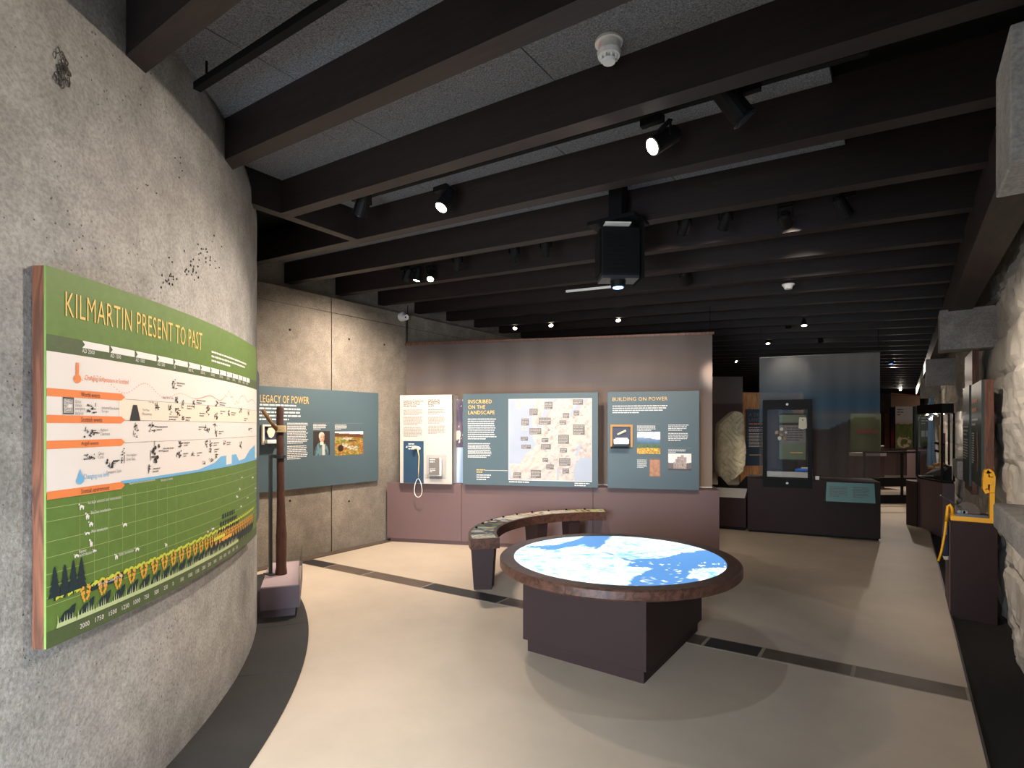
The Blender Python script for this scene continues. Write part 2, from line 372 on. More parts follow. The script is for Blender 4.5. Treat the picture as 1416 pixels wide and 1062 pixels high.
# --- rough whitewashed rubble wall on the right
mb = MB(); NY, NZ = 360, 70
YY = np.linspace(1.0, 30, NY+1); ZZ = np.linspace(-.05, 3.3, NZ+1); Yg, Zg = np.meshgrid(YY, ZZ, indexing='ij')
course = np.abs(((Zg*2.6+.35*fbm(Yg*.8, Zg*.6, 3, 8)+.5) % 1)-.5)*2
vert = np.abs(((Yg*1.9+np.floor(Zg*2.6+.5)*.43+.4*fbm(Yg, Zg*2, 2, 5)) % 1)-.5)*2
Xg = .70-.10*(fbm(Yg*1.6, Zg*1.8, 4, 11)-.5)-.06*(fbm(Yg*6, Zg*6, 3, 21)-.5)+.03*np.clip(course-.82, 0, 1)/.18+.02*np.clip(vert-.86, 0, 1)/.14
Xg -= .05*np.clip((1.1-Zg)/1.1, 0, 1)*(Yg < 5.8)
mb.add(np.c_[Xg.ravel(), Yg.ravel(), Zg.ravel()], [(i*(NZ+1)+j, i*(NZ+1)+j+1, (i+1)*(NZ+1)+j+1, (i+1)*(NZ+1)+j) for i in range(NY) for j in range(NZ)])
wright = struct(mb.build('wall_right', 'plaster')); tag(wright, 'rough whitewashed rubble stone wall')
for k, (y0, y1, z0, z1, x0) in enumerate([(2.23, 2.55, 2.40, 2.82, .262), (6.98, 7.3, 2.37, 2.77, .292), (11.7, 12.02, 2.31, 2.75, .305), (16.3, 16.6, 2.28, 2.75, .32)]):
    box('corbel', 'concrete_block', wright, x0, .95, y0, y1, z0, z1, bevel=.006)
box('window_sill', 'concrete_block', wright, .42, 1.0, 2.2, 4.2, 1.02, 1.16, bevel=.012)
box('window_sill', 'concrete_block', wright, .5, .8, 8.2, 8.9, .98, 1.2, bevel=.02)
box('wall_backing', 'plaster', wright, .95, 1.2, -1, 30, -.1, 4)
# --- ceiling: deck, woodwool panels bay by bay, joists, right-hand beam
cl = struct(MB().hexa([(-6.6,-1.6,jz(-6.6)+.33),(.95,-1.6,jz(.95)+.33),(.95,30,jz(.95)+.33),(-6.6,30,jz(-6.6)+.33)],
     [(-6.6,-1.6,jz(-6.6)+.45),(.95,-1.6,jz(.95)+.45),(.95,30,jz(.95)+.45),(-6.6,30,jz(-6.6)+.45)]).build('ceiling', 'matt_black'))
tag(cl, 'dark timber joist ceiling with grey acoustic boards')
JY = [-.45, .26, .97, 1.70, 2.40, 3.11, 3.83, 4.56]+[4.56+.715*k for k in range(1, 35)]
def slab(name, m, x0, x1, y0, y1, dz0, dz1):
    b = [(x0,y0,jz(x0)+dz0),(x1,y0,jz(x1)+dz0),(x1,y1,jz(x1)+dz0),(x0,y1,jz(x0)+dz0)]
    t = [(x0,y0,jz(x0)+dz1),(x1,y0,jz(x1)+dz1),(x1,y1,jz(x1)+dz1),(x0,y1,jz(x0)+dz1)]
    return MB().hexa(b, t).build(name, m, cl)
def drumx(y, r): return DC[0]+math.sqrt(max(r*r-(y-DC[1])**2, .01))
for k, y in enumerate(JY):
    x0 = WX-.16
    if y < 2.2: x0 = drumx(y+.05, DR-.03)
    if abs(y-2.40) < .01: x0 = -3.83
    slab('joist', 'joist', x0, .40, y-.05, y+.05, 0, .27)
slab('trimmer', 'joist', -3.93, -3.83, 1.95, 3.06, 0, .27)
for k in range(len(JY)-1):
    y0, y1 = JY[k]+.05, JY[k+1]-.05
    if k > 12: break
    xs = [-6.1, -4.9, -3.7, -2.5, -1.3, -.28] if y0 > 3.1 else [-3.82, -2.62, -1.42, -.28]
    if y0 < 1.6: xs = [-3.4, -2.2, -1.0, -.28]
    off = .0 if k % 2 else -.35
    for i in range(len(xs)-1):
        slab('acoustic_board', 'woodwool', xs[i]+(off if 0 < i else 0)+.003, xs[i+1]+(off if i+1 < len(xs)-1 else 0)-.003, y0, y1, .245, .28)
box('roof_beam', 'beam', cl, .36, .545, -1.5, 30, 2.75, 3.05)
# --- strip of brown slate tiles set across the floor
tr3 = bpy.data.objects.new('trim_3', None); COL.objects.link(tr3); struct(tr3); tag(tr3, 'narrow band of brown slate tiles set across the floor')
xj = [-5.8, -5.35, -4.75, -3.9, -3.0, -2.1, -1.2, -.82, -.27, .315]
for k in range(len(xj)-1):
    x0, x1 = xj[k]+.012, xj[k+1]-.012; f = lambda x: 3.80+(x+5.43)*.062
    MB().prism([(x0, f(x0)), (x1, f(x1)), (x1, f(x1)+.185), (x0, f(x0)+.185)], -.01, .003).build('tile', 'slate_brown' if k % 3 else 'slate', tr3)
MB().prism([(-5.85, 3.765), (.32, 4.145), (.32, 4.355), (-5.85, 3.975)], -.01, .001).build('grout_bed', 'grout', tr3)
# ================================================================== LIGHTING HARDWARE
def unit(v): v = np.array(v, float); return v/np.linalg.norm(v)
def spotlight(px, py, aim, label, lit=True, power=0, cone=50, col=WARM, blend=1.0, dz=-.02, size=1.0, group=None, lens=None, soft=.04):
    p = at_roof(px, py, dz); d = unit(np.array(aim)-p); top = np.array([p[0], p[1], jz(p[0])+.13])
    t = thing('track_spotlight', label, 'spotlight', WORLD, tuple(top), group)
    s = size; L = .13*s; r = .04*s
    c = p-d*L                                                   # back of the body; p is the lens
    bo = MB().tube([c-d*.02*s, c, p-d*.012, p], [r*.55, r*.92, r, r*1.05], 16).build('body', 'black', t, smooth=False)
    MB().tube([p+d*.0005, p+d*.003], r*.86, 16).build('lens', lens or ('lamp_lit' if lit else 'lens_dark'), bo)
    m = p-d*L*.55; side = unit(np.cross(d, [0, 0, 1]))
    mb = MB()
    for q in (-1, 1): mb.obox(m+side*q*(r+.006), (0, 0, 1), max(.04, top[2]-.03-m[2]), .02*s, .006)
    mb.obox(m+np.array([0, 0, max(.04, top[2]-.03-m[2])])-side*(r+.01), side, 2*r+.02, .02*s, .008)
    mb.build('yoke', 'black', t)
    MB().box(top[0]-.05*s, top[0]+.05*s, top[1]-.018, top[1]+.018, top[2]-.035, top[2]).build('track_adapter', 'black', t)
    if power:
        ld = bpy.data.lights.new('lamp', 'SPOT'); ld.energy = power; ld.color = col; ld.spot_size = math.radians(cone); ld.spot_blend = blend; ld.shadow_soft_size = soft
        lo = bpy.data.objects.new('lamp', ld); COL.objects.link(lo); lo.parent = t
        lo.location = Vector(p+d*.03-OFF[t]); lo.rotation_euler = Vector(d).to_track_quat('-Z', 'Y').to_euler()
    return t
def track(name, x0, x1, y, label, dz=.13):
    b = [(x0,y-.018,jz(x0)+dz),(x1,y-.018,jz(x1)+dz),(x1,y+.018,jz(x1)+dz),(x0,y+.018,jz(x0)+dz)]
    t_ = thing('lighting_track', label, 'lighting track', WORLD, (x0, y, jz(x0)+dz))
    MB().hexa(b, [(q[0], q[1], q[2]+.035) for q in b]).build('rail', 'matt_black', t_)
    n = max(2, int((x1-x0)/1.1)+1)
    for i in range(n):
        x = x0+.1+(x1-x0-.2)*i/(n-1); MB().tube([(x, y, jz(x)+dz+.03), (x, y, jz(x)+.25)], .006, 6).build('hanger', 'matt_black', t_)
DPANEL = (-3.0, 1.45, 1.5)
track('t', -3.35, -.12, 2.70, 'black lighting track in the bay nearest the smoke alarm, with the two glaring spots')
track('t', -2.9, 1.0-.7, 1.32, 'black lighting track in the nearest ceiling bay, running out of the top of the picture')
track('t', -4.75, -.15, 4.24, 'black lighting track above the round table, behind the projector')
track('t', -5.6, -1.0, 7.6, 'black lighting track behind the long translucent banner')
track('t', -2.6, .1, 8.9, 'black lighting track over the tall black display case')
track('t', -2.6, .1, 10.7, 'black lighting track further down the hall behind the grey-blue scrim')
S = spotlight
S(497, 298, (-4.5, 2.8, 1.2), 'unlit-looking black spotlight at the left end of the near track', lit=False, power=150, cone=34, size=1.35)
S(610, 287, (-2.95, 1.75, 1.35), 'glaring spotlight on the near track, left of the projector', power=120, cone=100, size=1.2)
S(902, 203, (-2.55, .95, 1.5), 'glaring spotlight on the near track, below the smoke alarm', power=120, cone=100, size=1.2)
S(1030, 165, (.66, 3.4, 1.0), 'dark spotlight with a glossy lens at the right of the near track', lit=False, power=40, cone=60, size=1.35)
S(560, 388, (-5.9, 4.3, 1.0), 'left unlit-looking one of the three close-set spotlights near the concrete wall', lit=False, power=260, cone=125)  # lens is dark, but a lamp is added to brighten the concrete wall
S(576, 388, (-5.0, 4.1, 0), 'middle glowing one of the three close-set spotlights near the concrete wall', power=120, cone=110)
S(595, 386, (-3.0, 2.4, 0), 'right glowing one of the three close-set spotlights near the concrete wall', power=85, cone=110)
S(632, 372, (-5.0, 5.4, 1.4), 'small spotlight with a blue glint just right of the glowing trio', lit=False, power=72, cone=75, lens='lens_blue')
S(710, 360, (-4.3, 5.6, 1.5), 'blue-glinting spotlight, first of two left of the projector', lit=False, power=105, cone=75, lens='lens_blue')
S(755, 352, (-3.6, 6.0, 1.5), 'blue-glinting spotlight, second of two left of the projector', lit=False, power=105, cone=75, lens='lens_blue')
S(943, 322, (-3.0, 6.3, 1.6), 'blue-glinting spotlight just right of the projector', lit=False, power=100, cone=75, lens='lens_blue')
S(1000, 315, (-2.4, 6.5, 1.5), 'blue-glinting spotlight, second to the right of the projector', lit=False, power=105, cone=75, lens='lens_blue')
S(1088, 310, (-.9, 9.4, 2.0), 'blue-glinting spotlight, third to the right of the projector', lit=False, power=75, cone=36, lens='lens_blue')
S(1172, 297, (.68, 5.8, 1.1), 'dark boxy spotlight nearest the right-hand roof beam', lit=False, power=95, cone=75)
S(712, 454, (-5.2, 7.0, 2.0), 'starry small spotlight above the left of the long banner', power=40, cone=70)
S(762, 450, (-4.2, 7.2, 2.2), 'small lit spotlight above the middle of the long banner', power=30, cone=70)
S(855, 443, (-3.2, 7.2, 2.2), 'small lit spotlight below the projector lens', power=30, cone=70)
S(950, 391, (-2.1, 8.8, 1.3), 'dark spotlight with a pale rim, low right of the projector', lit=False, power=320, cone=13, size=1.2)
S(1090, 453, (-1.6, 10.2, 1.2), 'left of two glowing spotlights above the grey-blue scrim', power=15, cone=60)
S(1112, 450, (-1.1, 8.2, 0), 'right of two glowing spotlights above the grey-blue scrim', power=22, cone=70)
S(1062, 475, (-1.9, 10.4, 1.4), 'tiny glowing spotlight left of the grey-blue scrim top', power=150, cone=60)
S(1135, 473, (-.8, 12.6, 0), 'tiny glowing spotlight right at the grey-blue scrim top edge', power=90, cone=80)
S(1018, 500, (-1.4, 13.5, 1.2), 'glowing spotlight behind the carved stone, low on the dark ceiling', power=90, cone=70)
S(1235, 512, (.1, 12.6, 1.2), 'far unlit-looking spotlight right of the grey-blue scrim', lit=False, power=90, cone=80)
S(1232, 503, (.1, 14.5, .2), 'far spotlight with a blue glint right of the grey-blue scrim', lit=False, power=90, cone=80, lens='lens_blue')
S(1245, 539, (-.5, 18.8, 1.0), 'farthest glowing spotlight over the end of the hall', power=260, cone=90)
for nm, loc, e, cone in [('fill_far_a', (-1.0, 17.0, 2.85), 160, 100), ('fill_far_b', (-2.5, 14.0, 2.9), 70, 100)]:  # fill lights added to brighten the far hall, no fixtures built
    ld = bpy.data.lights.new('hall_fill', 'SPOT'); ld.energy = e; ld.color = NEUT; ld.spot_size = math.radians(cone); ld.spot_blend = .8; ld.shadow_soft_size = .1
    lo = bpy.data.objects.new('hall_fill', ld); COL.objects.link(lo); lo.location = loc; lo.rotation_euler = (math.radians(25), 0, 0)
# --- smoke alarm
p = at_roof(842, 57, .245); t = thing('smoke_alarm', 'white domed smoke alarm on the grey ceiling board', 'smoke alarm', WORLD, tuple(p))
z = p[2]; q = lambda a, b, r0, r1, n, m_: MB().tube([(p[0], p[1], z-a), (p[0], p[1], z-b)], [r0, r1], 28).build(n, m_, t)
q(0, .012, .062, .062, 'base_plate', 'white_plastic'); q(.012, .05, .05, .05, 'body', 'white_plastic'); q(.05, .07, .053, .048, 'cover', 'white_plastic')
mb = MB()
for k in range(8):
    a = k*math.pi/4; c = (p[0]+.034*math.cos(a), p[1]+.034*math.sin(a))
    mb.box(c[0]-.004, c[0]+.004, c[1]-.004, c[1]+.004, z-.085, z-.07)
mb.build('vent_rib', 'white_plastic', t)['kind'] = 'stuff'; q(.085, .095, .032, .028, 'cap', 'white_plastic')
MB().tube([(p[0]-.05*SA+.01, p[1]-.052, z-.04), (p[0]-.05*SA+.01, p[1]-.055, z-.04)], .0022, 8).build('indicator', 'lamp_red', t)
p = at_roof(1090, 393, 0); t = thing('smoke_alarm', 'tiny white smoke alarm far off under a dark joist', 'smoke alarm', WORLD, tuple(p))
q = lambda a, b, r0, r1, n, m_: MB().tube([(p[0], p[1], p[2]-a), (p[0], p[1], p[2]-b)], [r0, r1], 20).build(n, m_, t)
q(0, .012, .06, .06, 'base_plate', 'white_plastic'); q(.012, .05, .05, .035, 'cover', 'white_plastic')
# --- wall sensor on the concrete wall
p = at_x(556, 438, WX+.02); t = thing('wall_sensor', 'small white round twin-eyed sensor high on the concrete wall', 'sensor', WORLD, tuple(p))
MB().tube([(WX-.01, p[1], p[2]), (WX+.05, p[1], p[2])], .065, 20).build('housing', 'white_plastic', t)
MB().tube([(WX+.05, p[1], p[2]), (WX+.14, p[1]-.03, p[2]-.03)], [.055, .04], 16).build('head', 'white_plastic', t)
mb = MB()
for s_ in (-1, 1): mb.tube([(WX+.14, p[1]-.03+s_*.018, p[2]-.03), (WX+.143, p[1]-.031+s_*.018, p[2]-.031)], .012, 10)
mb.build('eye', 'black', t)['kind'] = 'stuff'
MB().tube([(WX+.012, p[1]+.09, 3.22), (WX+.012, p[1]+.09, 2.8)], .006, 6).build('cable', 'black', t)
# --- projector hung over the round table
PX, PY = -1.66, 3.62
t = thing('projector', 'black ceiling projector hung vertically with a glowing blue-white lens', 'projector', WORLD, (PX, PY, 3.08))
MB().box(PX-.05, PX+.05, PY-.05, PY+.05, 3.06, 3.32).build('mounting_pole', 'black', t)
MB().box(PX-.18, PX+.18, PY-.13, PY+.13, 3.035, 3.06).build('mounting_plate', 'black', t)
fr = Frame(PX, PY, 0, 38)
def pbox(n, m_, *b, par=None, **k):
    mb = MB().box(*b); return mb.build(n, m_, par or t, map=lambda x, y, z: fr.w((x, y, z)), **k)
pb0 = pbox('body', 'black', -.14, .14, -.09, .09, 2.66, 3.0, bevel=.01)
pbox('cover_panel', 'matt_black', .145, .155, -.13, .13, 2.63, 3.03); pbox('cover_panel', 'matt_black', -.15, -.142, -.08, .08, 2.68, 2.98)
mb = MB()
for k in range(9): mb.box(-.11, .03, -.094, -.09, 2.70+k*.03, 2.712+k*.03)
mb.build('vent_grille', 'matt_black', pb0, map=lambda x, y, z: fr.w((x, y, z)))['kind'] = 'stuff'
pbox('lower_casing', 'steel', -.13, .13, -.085, .085, 2.64, 2.66)
lb = MB().tube([fr.w((0, 0, 2.64)), fr.w((0, 0, 2.595))], [.055, .05], 20).build('lens_barrel', 'black', t)
MB().tube([fr.w((0, 0, 2.594)), fr.w((0, 0, 2.59))], .036, 20).build('lens', 'projector_lens', lb)
pbox('top_flap', 'white', -.12, .06, -.14, -.02, 3.005, 3.012)
ld = bpy.data.lights.new('projector_beam', 'SPOT'); ld.energy = 14; ld.color = (.72, .84, 1); ld.spot_size = math.radians(86); ld.spot_blend = .02; ld.use_square = True; ld.shadow_soft_size = .012
lo = bpy.data.objects.new('projector_beam', ld); COL.objects.link(lo); lo.parent = t; lo.location = Vector((PX, PY, 2.565))-Vector(OFF[t]); lo.rotation_euler = (0, 0, math.radians(38))
t = thing('light_bar', 'thin white light bar under the joists left of the projector', 'lamp', WORLD, tuple(at_roof(783, 403)))
a, b = at_roof(783, 403), at_roof(845, 396); b[1] = a[1]; mb = MB(); mb.obox(a, b-a, np.linalg.norm(b-a), .02, .025); mb.build('bar', 'white', t)
MB().tube([a+[.05, 0, 0], [a[0]+.05, a[1], jz(a[0])+.2]], .004, 6).build('hanger', 'black', t)
# ================================================================== ROUND MAP TABLE
TX, TY, TH, TR, TS = -1.74, 3.77, .638, .87, .765
t = thing('map_table', 'large round table with a timber rim and a projected aerial map on a self-lit top', 'table', WORLD, (TX, TY, 0))
bx0, bx1, by0, by1 = -2.21, -1.29, 3.22, 4.36
MB().box(bx0, bx1, by0, by1, .085, TH-.075).build('pedestal', 'plinth_dark', t, bevel=.003)
MB().box(bx0+.025, bx1-.025, by0+.025, by1-.025, 0, .085).build('toe_kick', 'plinth_dark', t)
NS = 6
for k in range(NS):
    a0, a1 = 2*math.pi*(k+.35)/NS+.002, 2*math.pi*(k+1.35)/NS-.002; n = 18; mb = MB(); m_ = n+1
    prof = [(TS+.002, TH-.07), (TR-.012, TH-.07), (TR, TH-.058), (TR, TH-.01), (TR-.01, TH), (TS+.002, TH)]
    vs = [(TX+r*math.cos(a0+(a1-a0)*i/n), TY+r*math.sin(a0+(a1-a0)*i/n), z) for i in range(m_) for r, z in prof]; c = len(prof)
    fs = [(i*c+j, (i+1)*c+j, (i+1)*c+(j+1) % c, i*c+(j+1) % c) for i in range(n) for j in range(c)]+[tuple(range(c)), tuple(n*c+j for j in range(c-1, -1, -1))]
    mb.add(vs, fs).build('rim_segment', 'rim_wood', t)
tb_ = MB().tube([(TX, TY, TH-.075), (TX, TY, TH-.012)], TS+.001, 64).build('top_board', 'matt_black', t)
def inpoly(x, y, P):
    c = np.zeros(len(x), bool); j = len(P)-1
    for i in range(len(P)):
        (xi, yi), (xj, yj) = P[i], P[j]
        if yi != yj: c ^= ((yi > y) != (yj > y)) & (x < (xj-xi)*(y-yi)/(yj-yi)+xi)
        j = i
    return c
INLET = [(-.13, 1.1), (-.29, .80), (-.53, .53), (-.95, .42), (-.57, .30), (-.25, .55), (-.15, .31), (-.05, .51), (.07, .86), (.2, 1.1)]
SOUND = [(-.15, .29), (.13, -.12), (.40, -.05), (.78, .19), (1.1, .34), (1.1, -.3), (.92, -.42), (.58, -.50), (.46, -.72), (.55, -.95), (.48, -1.1), (-.12, -1.1), (-.02, -.75), (.24, -.45), (.03, -.36), (.08, -.2)]
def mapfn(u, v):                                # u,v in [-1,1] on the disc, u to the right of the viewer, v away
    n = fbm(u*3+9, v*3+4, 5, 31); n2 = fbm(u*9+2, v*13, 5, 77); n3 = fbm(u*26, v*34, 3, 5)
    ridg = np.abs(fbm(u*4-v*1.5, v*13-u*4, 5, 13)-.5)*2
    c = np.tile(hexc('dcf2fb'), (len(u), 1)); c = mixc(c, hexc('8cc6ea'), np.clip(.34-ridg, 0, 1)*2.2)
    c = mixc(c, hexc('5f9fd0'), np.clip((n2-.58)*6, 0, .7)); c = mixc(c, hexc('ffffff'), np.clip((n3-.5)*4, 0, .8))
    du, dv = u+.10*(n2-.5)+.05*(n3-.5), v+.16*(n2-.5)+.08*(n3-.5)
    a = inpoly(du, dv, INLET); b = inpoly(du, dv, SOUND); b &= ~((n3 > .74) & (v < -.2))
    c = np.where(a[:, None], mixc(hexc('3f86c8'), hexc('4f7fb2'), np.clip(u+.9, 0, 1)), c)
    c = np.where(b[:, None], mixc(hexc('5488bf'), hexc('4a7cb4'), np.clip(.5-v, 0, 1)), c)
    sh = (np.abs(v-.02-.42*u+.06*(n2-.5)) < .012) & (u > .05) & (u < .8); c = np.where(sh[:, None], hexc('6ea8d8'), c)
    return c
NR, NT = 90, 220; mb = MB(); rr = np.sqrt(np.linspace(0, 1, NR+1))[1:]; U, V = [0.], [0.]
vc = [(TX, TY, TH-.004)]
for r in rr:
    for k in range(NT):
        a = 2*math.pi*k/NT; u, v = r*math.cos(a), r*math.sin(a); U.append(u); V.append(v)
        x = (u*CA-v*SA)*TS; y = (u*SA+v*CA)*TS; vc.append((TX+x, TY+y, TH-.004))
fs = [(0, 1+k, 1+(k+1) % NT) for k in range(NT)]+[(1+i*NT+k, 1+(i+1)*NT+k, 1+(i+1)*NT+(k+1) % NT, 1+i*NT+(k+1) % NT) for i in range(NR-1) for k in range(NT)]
o = mb.add(vc, fs).build('projected_map_glow', 'screen', tb_); colour(o, mapfn(np.array(U), np.array(V))); o['label'] = 'blue and white projected aerial map, its light given off by the disc'  # projector's image put in as emission on the disc, not a real display
MB().obox((TX-.86, TY+.33, TH-.11), (-1, .4, 0), .06, .02, .02).build('latch', 'chrome', t)
# ================================================================== CURVED READING BENCH
BC = (-2.271, 5.002); BO, BI, BZ = 1.491, 1.217, .565
t = thing('reading_bench', 'curved timber-edged bench with a printed strip of pictures beside the round table', 'bench', WORLD, (BC[0]-1.4, BC[1], 0))
def arc(r, deg, z): a = math.radians(deg); return (BC[0]+r*math.cos(a), BC[1]+r*math.sin(a), z)
cuts = [122, 149, 176, 203, 230]
for k in range(4):
    a0, a1 = cuts[k]+.06, cuts[k+1]-.06; n = 12; mb = MB(); prof = [(BI, BZ-.095), (BO, BZ-.095), (BO, BZ), (BI, BZ)]
    vs = [arc(r, a0+(a1-a0)*i/n, z) for i in range(n+1) for r, z in prof]
    fs = [(i*4+j, (i+1)*4+j, (i+1)*4+(j+1) % 4, i*4+(j+1) % 4) for i in range(n) for j in range(4)]+[(0,1,2,3), (n*4+3, n*4+2, n*4+1, n*4)]
    mb.add(vs, fs).build('seat_segment', 'rim_wood', t)
for (a0, a1, n_) in [(205, 217, 0), (157, 164, 1), (137, 143.5, 1)]:
    mb = MB(); b = [arc(BI+.05, a0+.8, 0), arc(BO-.05, a0+.8, 0), arc(BO-.05, a1-.8, 0), arc(BI+.05, a1-.8, 0)]
    tp = [arc(BI+.02, a0, BZ-.095), arc(BO-.02, a0, BZ-.095), arc(BO-.02, a1, BZ-.095), arc(BI+.02, a1, BZ-.095)]
    mb.hexa(b[::-1], tp[::-1]).build('leg', 'plinth_dark', t)
pal = np.array([hexc(h) for h in ('e8e2d4', '4a7a3c', 'd8b23c', '2f4030', 'c05a3c', '8fb0c4', 'f0efe8', '26302a', '6a8a40', 'b4c8d8')])
def benchfn(a, b):                               # a along (0 far end .. 1 near end), b across
    dark = np.clip((a-.52)*9, 0, 1); n = fbm(a*60, b*4, 3, 5)
    cell = (np.floor(a*34)*7+np.floor(b*2.4)*3).astype(int) % 10; c = pal[cell]*.75+.1
    gap = ((a*34) % 1 < .35) | ((b*2.4) % 1 < .12) | (n < .42)
    back = mixc(hexc('cdbfae'), hexc('2c332e'), dark); tint = mixc(hexc('b9bf6a'), hexc('cdbfae'), np.clip(a*5, 0, 1)); back = np.where((a < .2)[:, None], tint, back)
    c = np.where(gap[:, None], back, c); st = (a > .93) & ((a*90+b*8) % 1 < .45); c[st] = hexc('e4e6d4'); return c
raster('picture_strip', 'print', t, lambda a, b: arc(BI+.025+(BO-BI-.05)*b, 122.6+106.8*a, BZ+.002), 240, 12, benchfn)
mb = MB()
for k in range(9): q = arc(BO-.05, 132+k*9.5, 0); mb.tube([(q[0], q[1], BZ), (q[0], q[1], BZ+.018)], .013, 10)
mb.build('peg', 'black', t)['kind'] = 'stuff'
# ================================================================== TIMELINE PANEL ON THE DRUM
PR = DR+.055; A0, A1 = math.radians(31.25), math.radians(52.2)
def drum_uv(px, py, r=PR):
    q = ray(px, py); dd = q[:2]; B = -dd@DC; C_ = DC@DC-r*r; A_ = dd@dd; D = max(B*B-A_*C_, 0)
    t_ = (-B-math.sqrt(D))/A_; p_ = q*t_; return (math.atan2(p_[1]-DC[1], p_[0]-DC[0])-A0)*r, p_[2]+CAMH
UL = (A1-A0)*PR; ZB, ZT = .848, 2.145
def onpanel(u, v, d): return drum(A0+u/PR, v, PR+d)
t = thing('timeline_panel', 'long curved green timeline board headed KILMARTIN PRESENT TO PAST on the concrete wall', 'display panel', WORLD, drum((A0+A1)/2, ZB, DR))
def curved(name, m_, u0, u1, z0, z1, r0, r1, par=t, n=40):
    mb = MB(); prof = [(r0, z0), (r1, z0), (r1, z1), (r0, z1)]
    vs = [drum(A0+(u0+(u1-u0)*i/n)/PR, z, r) for i in range(n+1) for r, z in prof]
    fs = [(i*4+j, i*4+(j+1) % 4, (i+1)*4+(j+1) % 4, (i+1)*4+j) for i in range(n) for j in range(4)]+[(3,2,1,0), (n*4, n*4+1, n*4+2, n*4+3)]
    return mb.add(vs, fs).build(name, m_, par)
curved('backing_board', 'walnut', 0, UL, ZB, ZT, DR+.004, PR-.008); curved('face_sheet', 'green', 0, UL, ZB, ZT, PR-.008, PR)
PP = Print(t, onpanel); uv = drum_uv
zW0, zW1, zD1 = 1.374, 1.857, 1.914
def band(name, m_, v0, v1, u0=0, u1=UL, d=.001): return PP.rects(name, m_, [(u0, v0, u1, v1)], d=d, n=2)
band('date_band', 'green_band', zW1, zD1); band('white_field', 'panel_white', zW0, zW1); band('cream_row', 'panel_cream', 1.625, 1.71, .32, UL, .0016)
band('foot_band', 'green_band', ZB, .905); band('sea_level_line', 'sky_blue', 1.372, 1.384, .33, UL, .002)
# sea flooding up at the right
pts = [(drum_uv(px, py)) for px, py in [(270, 655), (296, 640), (305, 631), (326, 628), (330, 637), (338, 634), (345, 622), (352, 615)]]
PP.poly('sea_area', 'sky_blue', [[(a[0], 1.378), (b[0], 1.378), (b[0], max(b[1], 1.38)), (a[0], max(a[1], 1.38))] for a, b in zip(pts, pts[1:])], d=.0022)
rows = []
for k, (ya, yb) in enumerate([(1.731, 1.704), (1.64, 1.613), (1.552, 1.524), (1.380, 1.352)]):
    ue = uv(172, 555)[0]; zc = (ya+yb)/2; rows.append([(0, yb), (ue-.02, yb), (ue, zc), (ue-.02, ya), (0, ya)])
for r_ in rows: PP.poly('heading_bar', 'orange', [[r_[0], (r_[1][0]/2, r_[0][1]), r_[1], r_[2], r_[3], (r_[1][0]/2, r_[4][1]), r_[4]]], d=.0025)
def tx(px0, py0, px1, py1, st, h):               # text box from its left-middle and right-middle
    a, b = uv(px0, py0), uv(px1, py1); zc = (a[1]+b[1])/2; return (st, a[0], zc-h/2, b[0], zc+h/2)
zc = lambda px, py: uv(px, py)[1]
PP.text('title_lettering', 'gold', [('KILMARTIN PRESENT TO PAST', uv(90, 428)[0], zc(90, 437), uv(279, 480)[0], zc(90, 437)+.088)])
u111 = uv(111, 540)[0]
PP.text('heading_lettering', 'ink', [(s_, u111, z0, uv(x1, 600)[0], z0+.017) for s_, z0, x1 in
    [('World events', 1.709, 137), ('Scottish events', 1.618, 140), ('Argyll events', 1.529, 135), ('Scottish environment', 1.357, 150)]], d=.004)
PP.text('temperature_caption', 'orange', [('Changing temperature in Scotland', uv(117, 512)[0], 1.765, uv(177, 520)[0], 1.79)])
PP.text('sea_level_caption', 'sky_blue', [('Changing sea level', uv(115, 665)[0], 1.402, uv(150, 660)[0], 1.427)])
# date ribbon
apx = [113, 152, 187, 217, 240, 260, 277, 291, 303, 313, 321, 329, 335, 340, 345]
aus = [uv(x_, 500)[0] for x_ in apx]; za, zb = uv(113, 481)[1], uv(113, 471)[1]; zm = (za+zb)/2; ribs = []
for a, b in zip(aus, aus[1:]): ribs.append([(a, za), (b-.006, za), (b-.006, zb), (a, zb), (a+.012 if b-a > .03 else a, zm)])
PP.poly('date_ribbon', 'white', ribs, d=.002)
dts = ['AD 2000', 'AD 1500', 'AD 1000', 'AD 500', '0', '500 BC', '1000 BC', '1500 BC', '2000 BC', '2500 BC', '3000 BC', '3500 BC', '4000 BC', '4500 BC']
PP.text('date_lettering', 'white', [(s_, aus[i], 1.869, aus[i]+((uv(130, 500)[0]-uv(113, 500)[0])*(1 if i < 4 else .9) if len(s_) > 1 else .012), 1.884) for i, s_ in enumerate(dts)])
a, b = uv(292, 490), uv(341, 500); PP.lines('intro_text', 'white', [(a[0], 1.94, b[0], 2.01, 3)], seed=3)
# temperature curve: dotted then thin
mb = []; us = np.linspace(uv(112, 525)[0], UL-.05, 260)
for i, u in enumerate(us):
    f_ = i/260; z = 1.735+.018*math.sin(f_*42)*(1+.6*math.sin(f_*11))+(.02 if f_ > .8 else 0)+.012*math.cos(f_*9)
    if f_ > .6 and f_ < .75: z += .012*math.sin(f_*160)
    if i % 2 == 0 or f_ > .4: mb.append((u, z+.02, u+.004, z+.0235))
PP.rects('temperature_curve', 'orange', mb, d=.002)
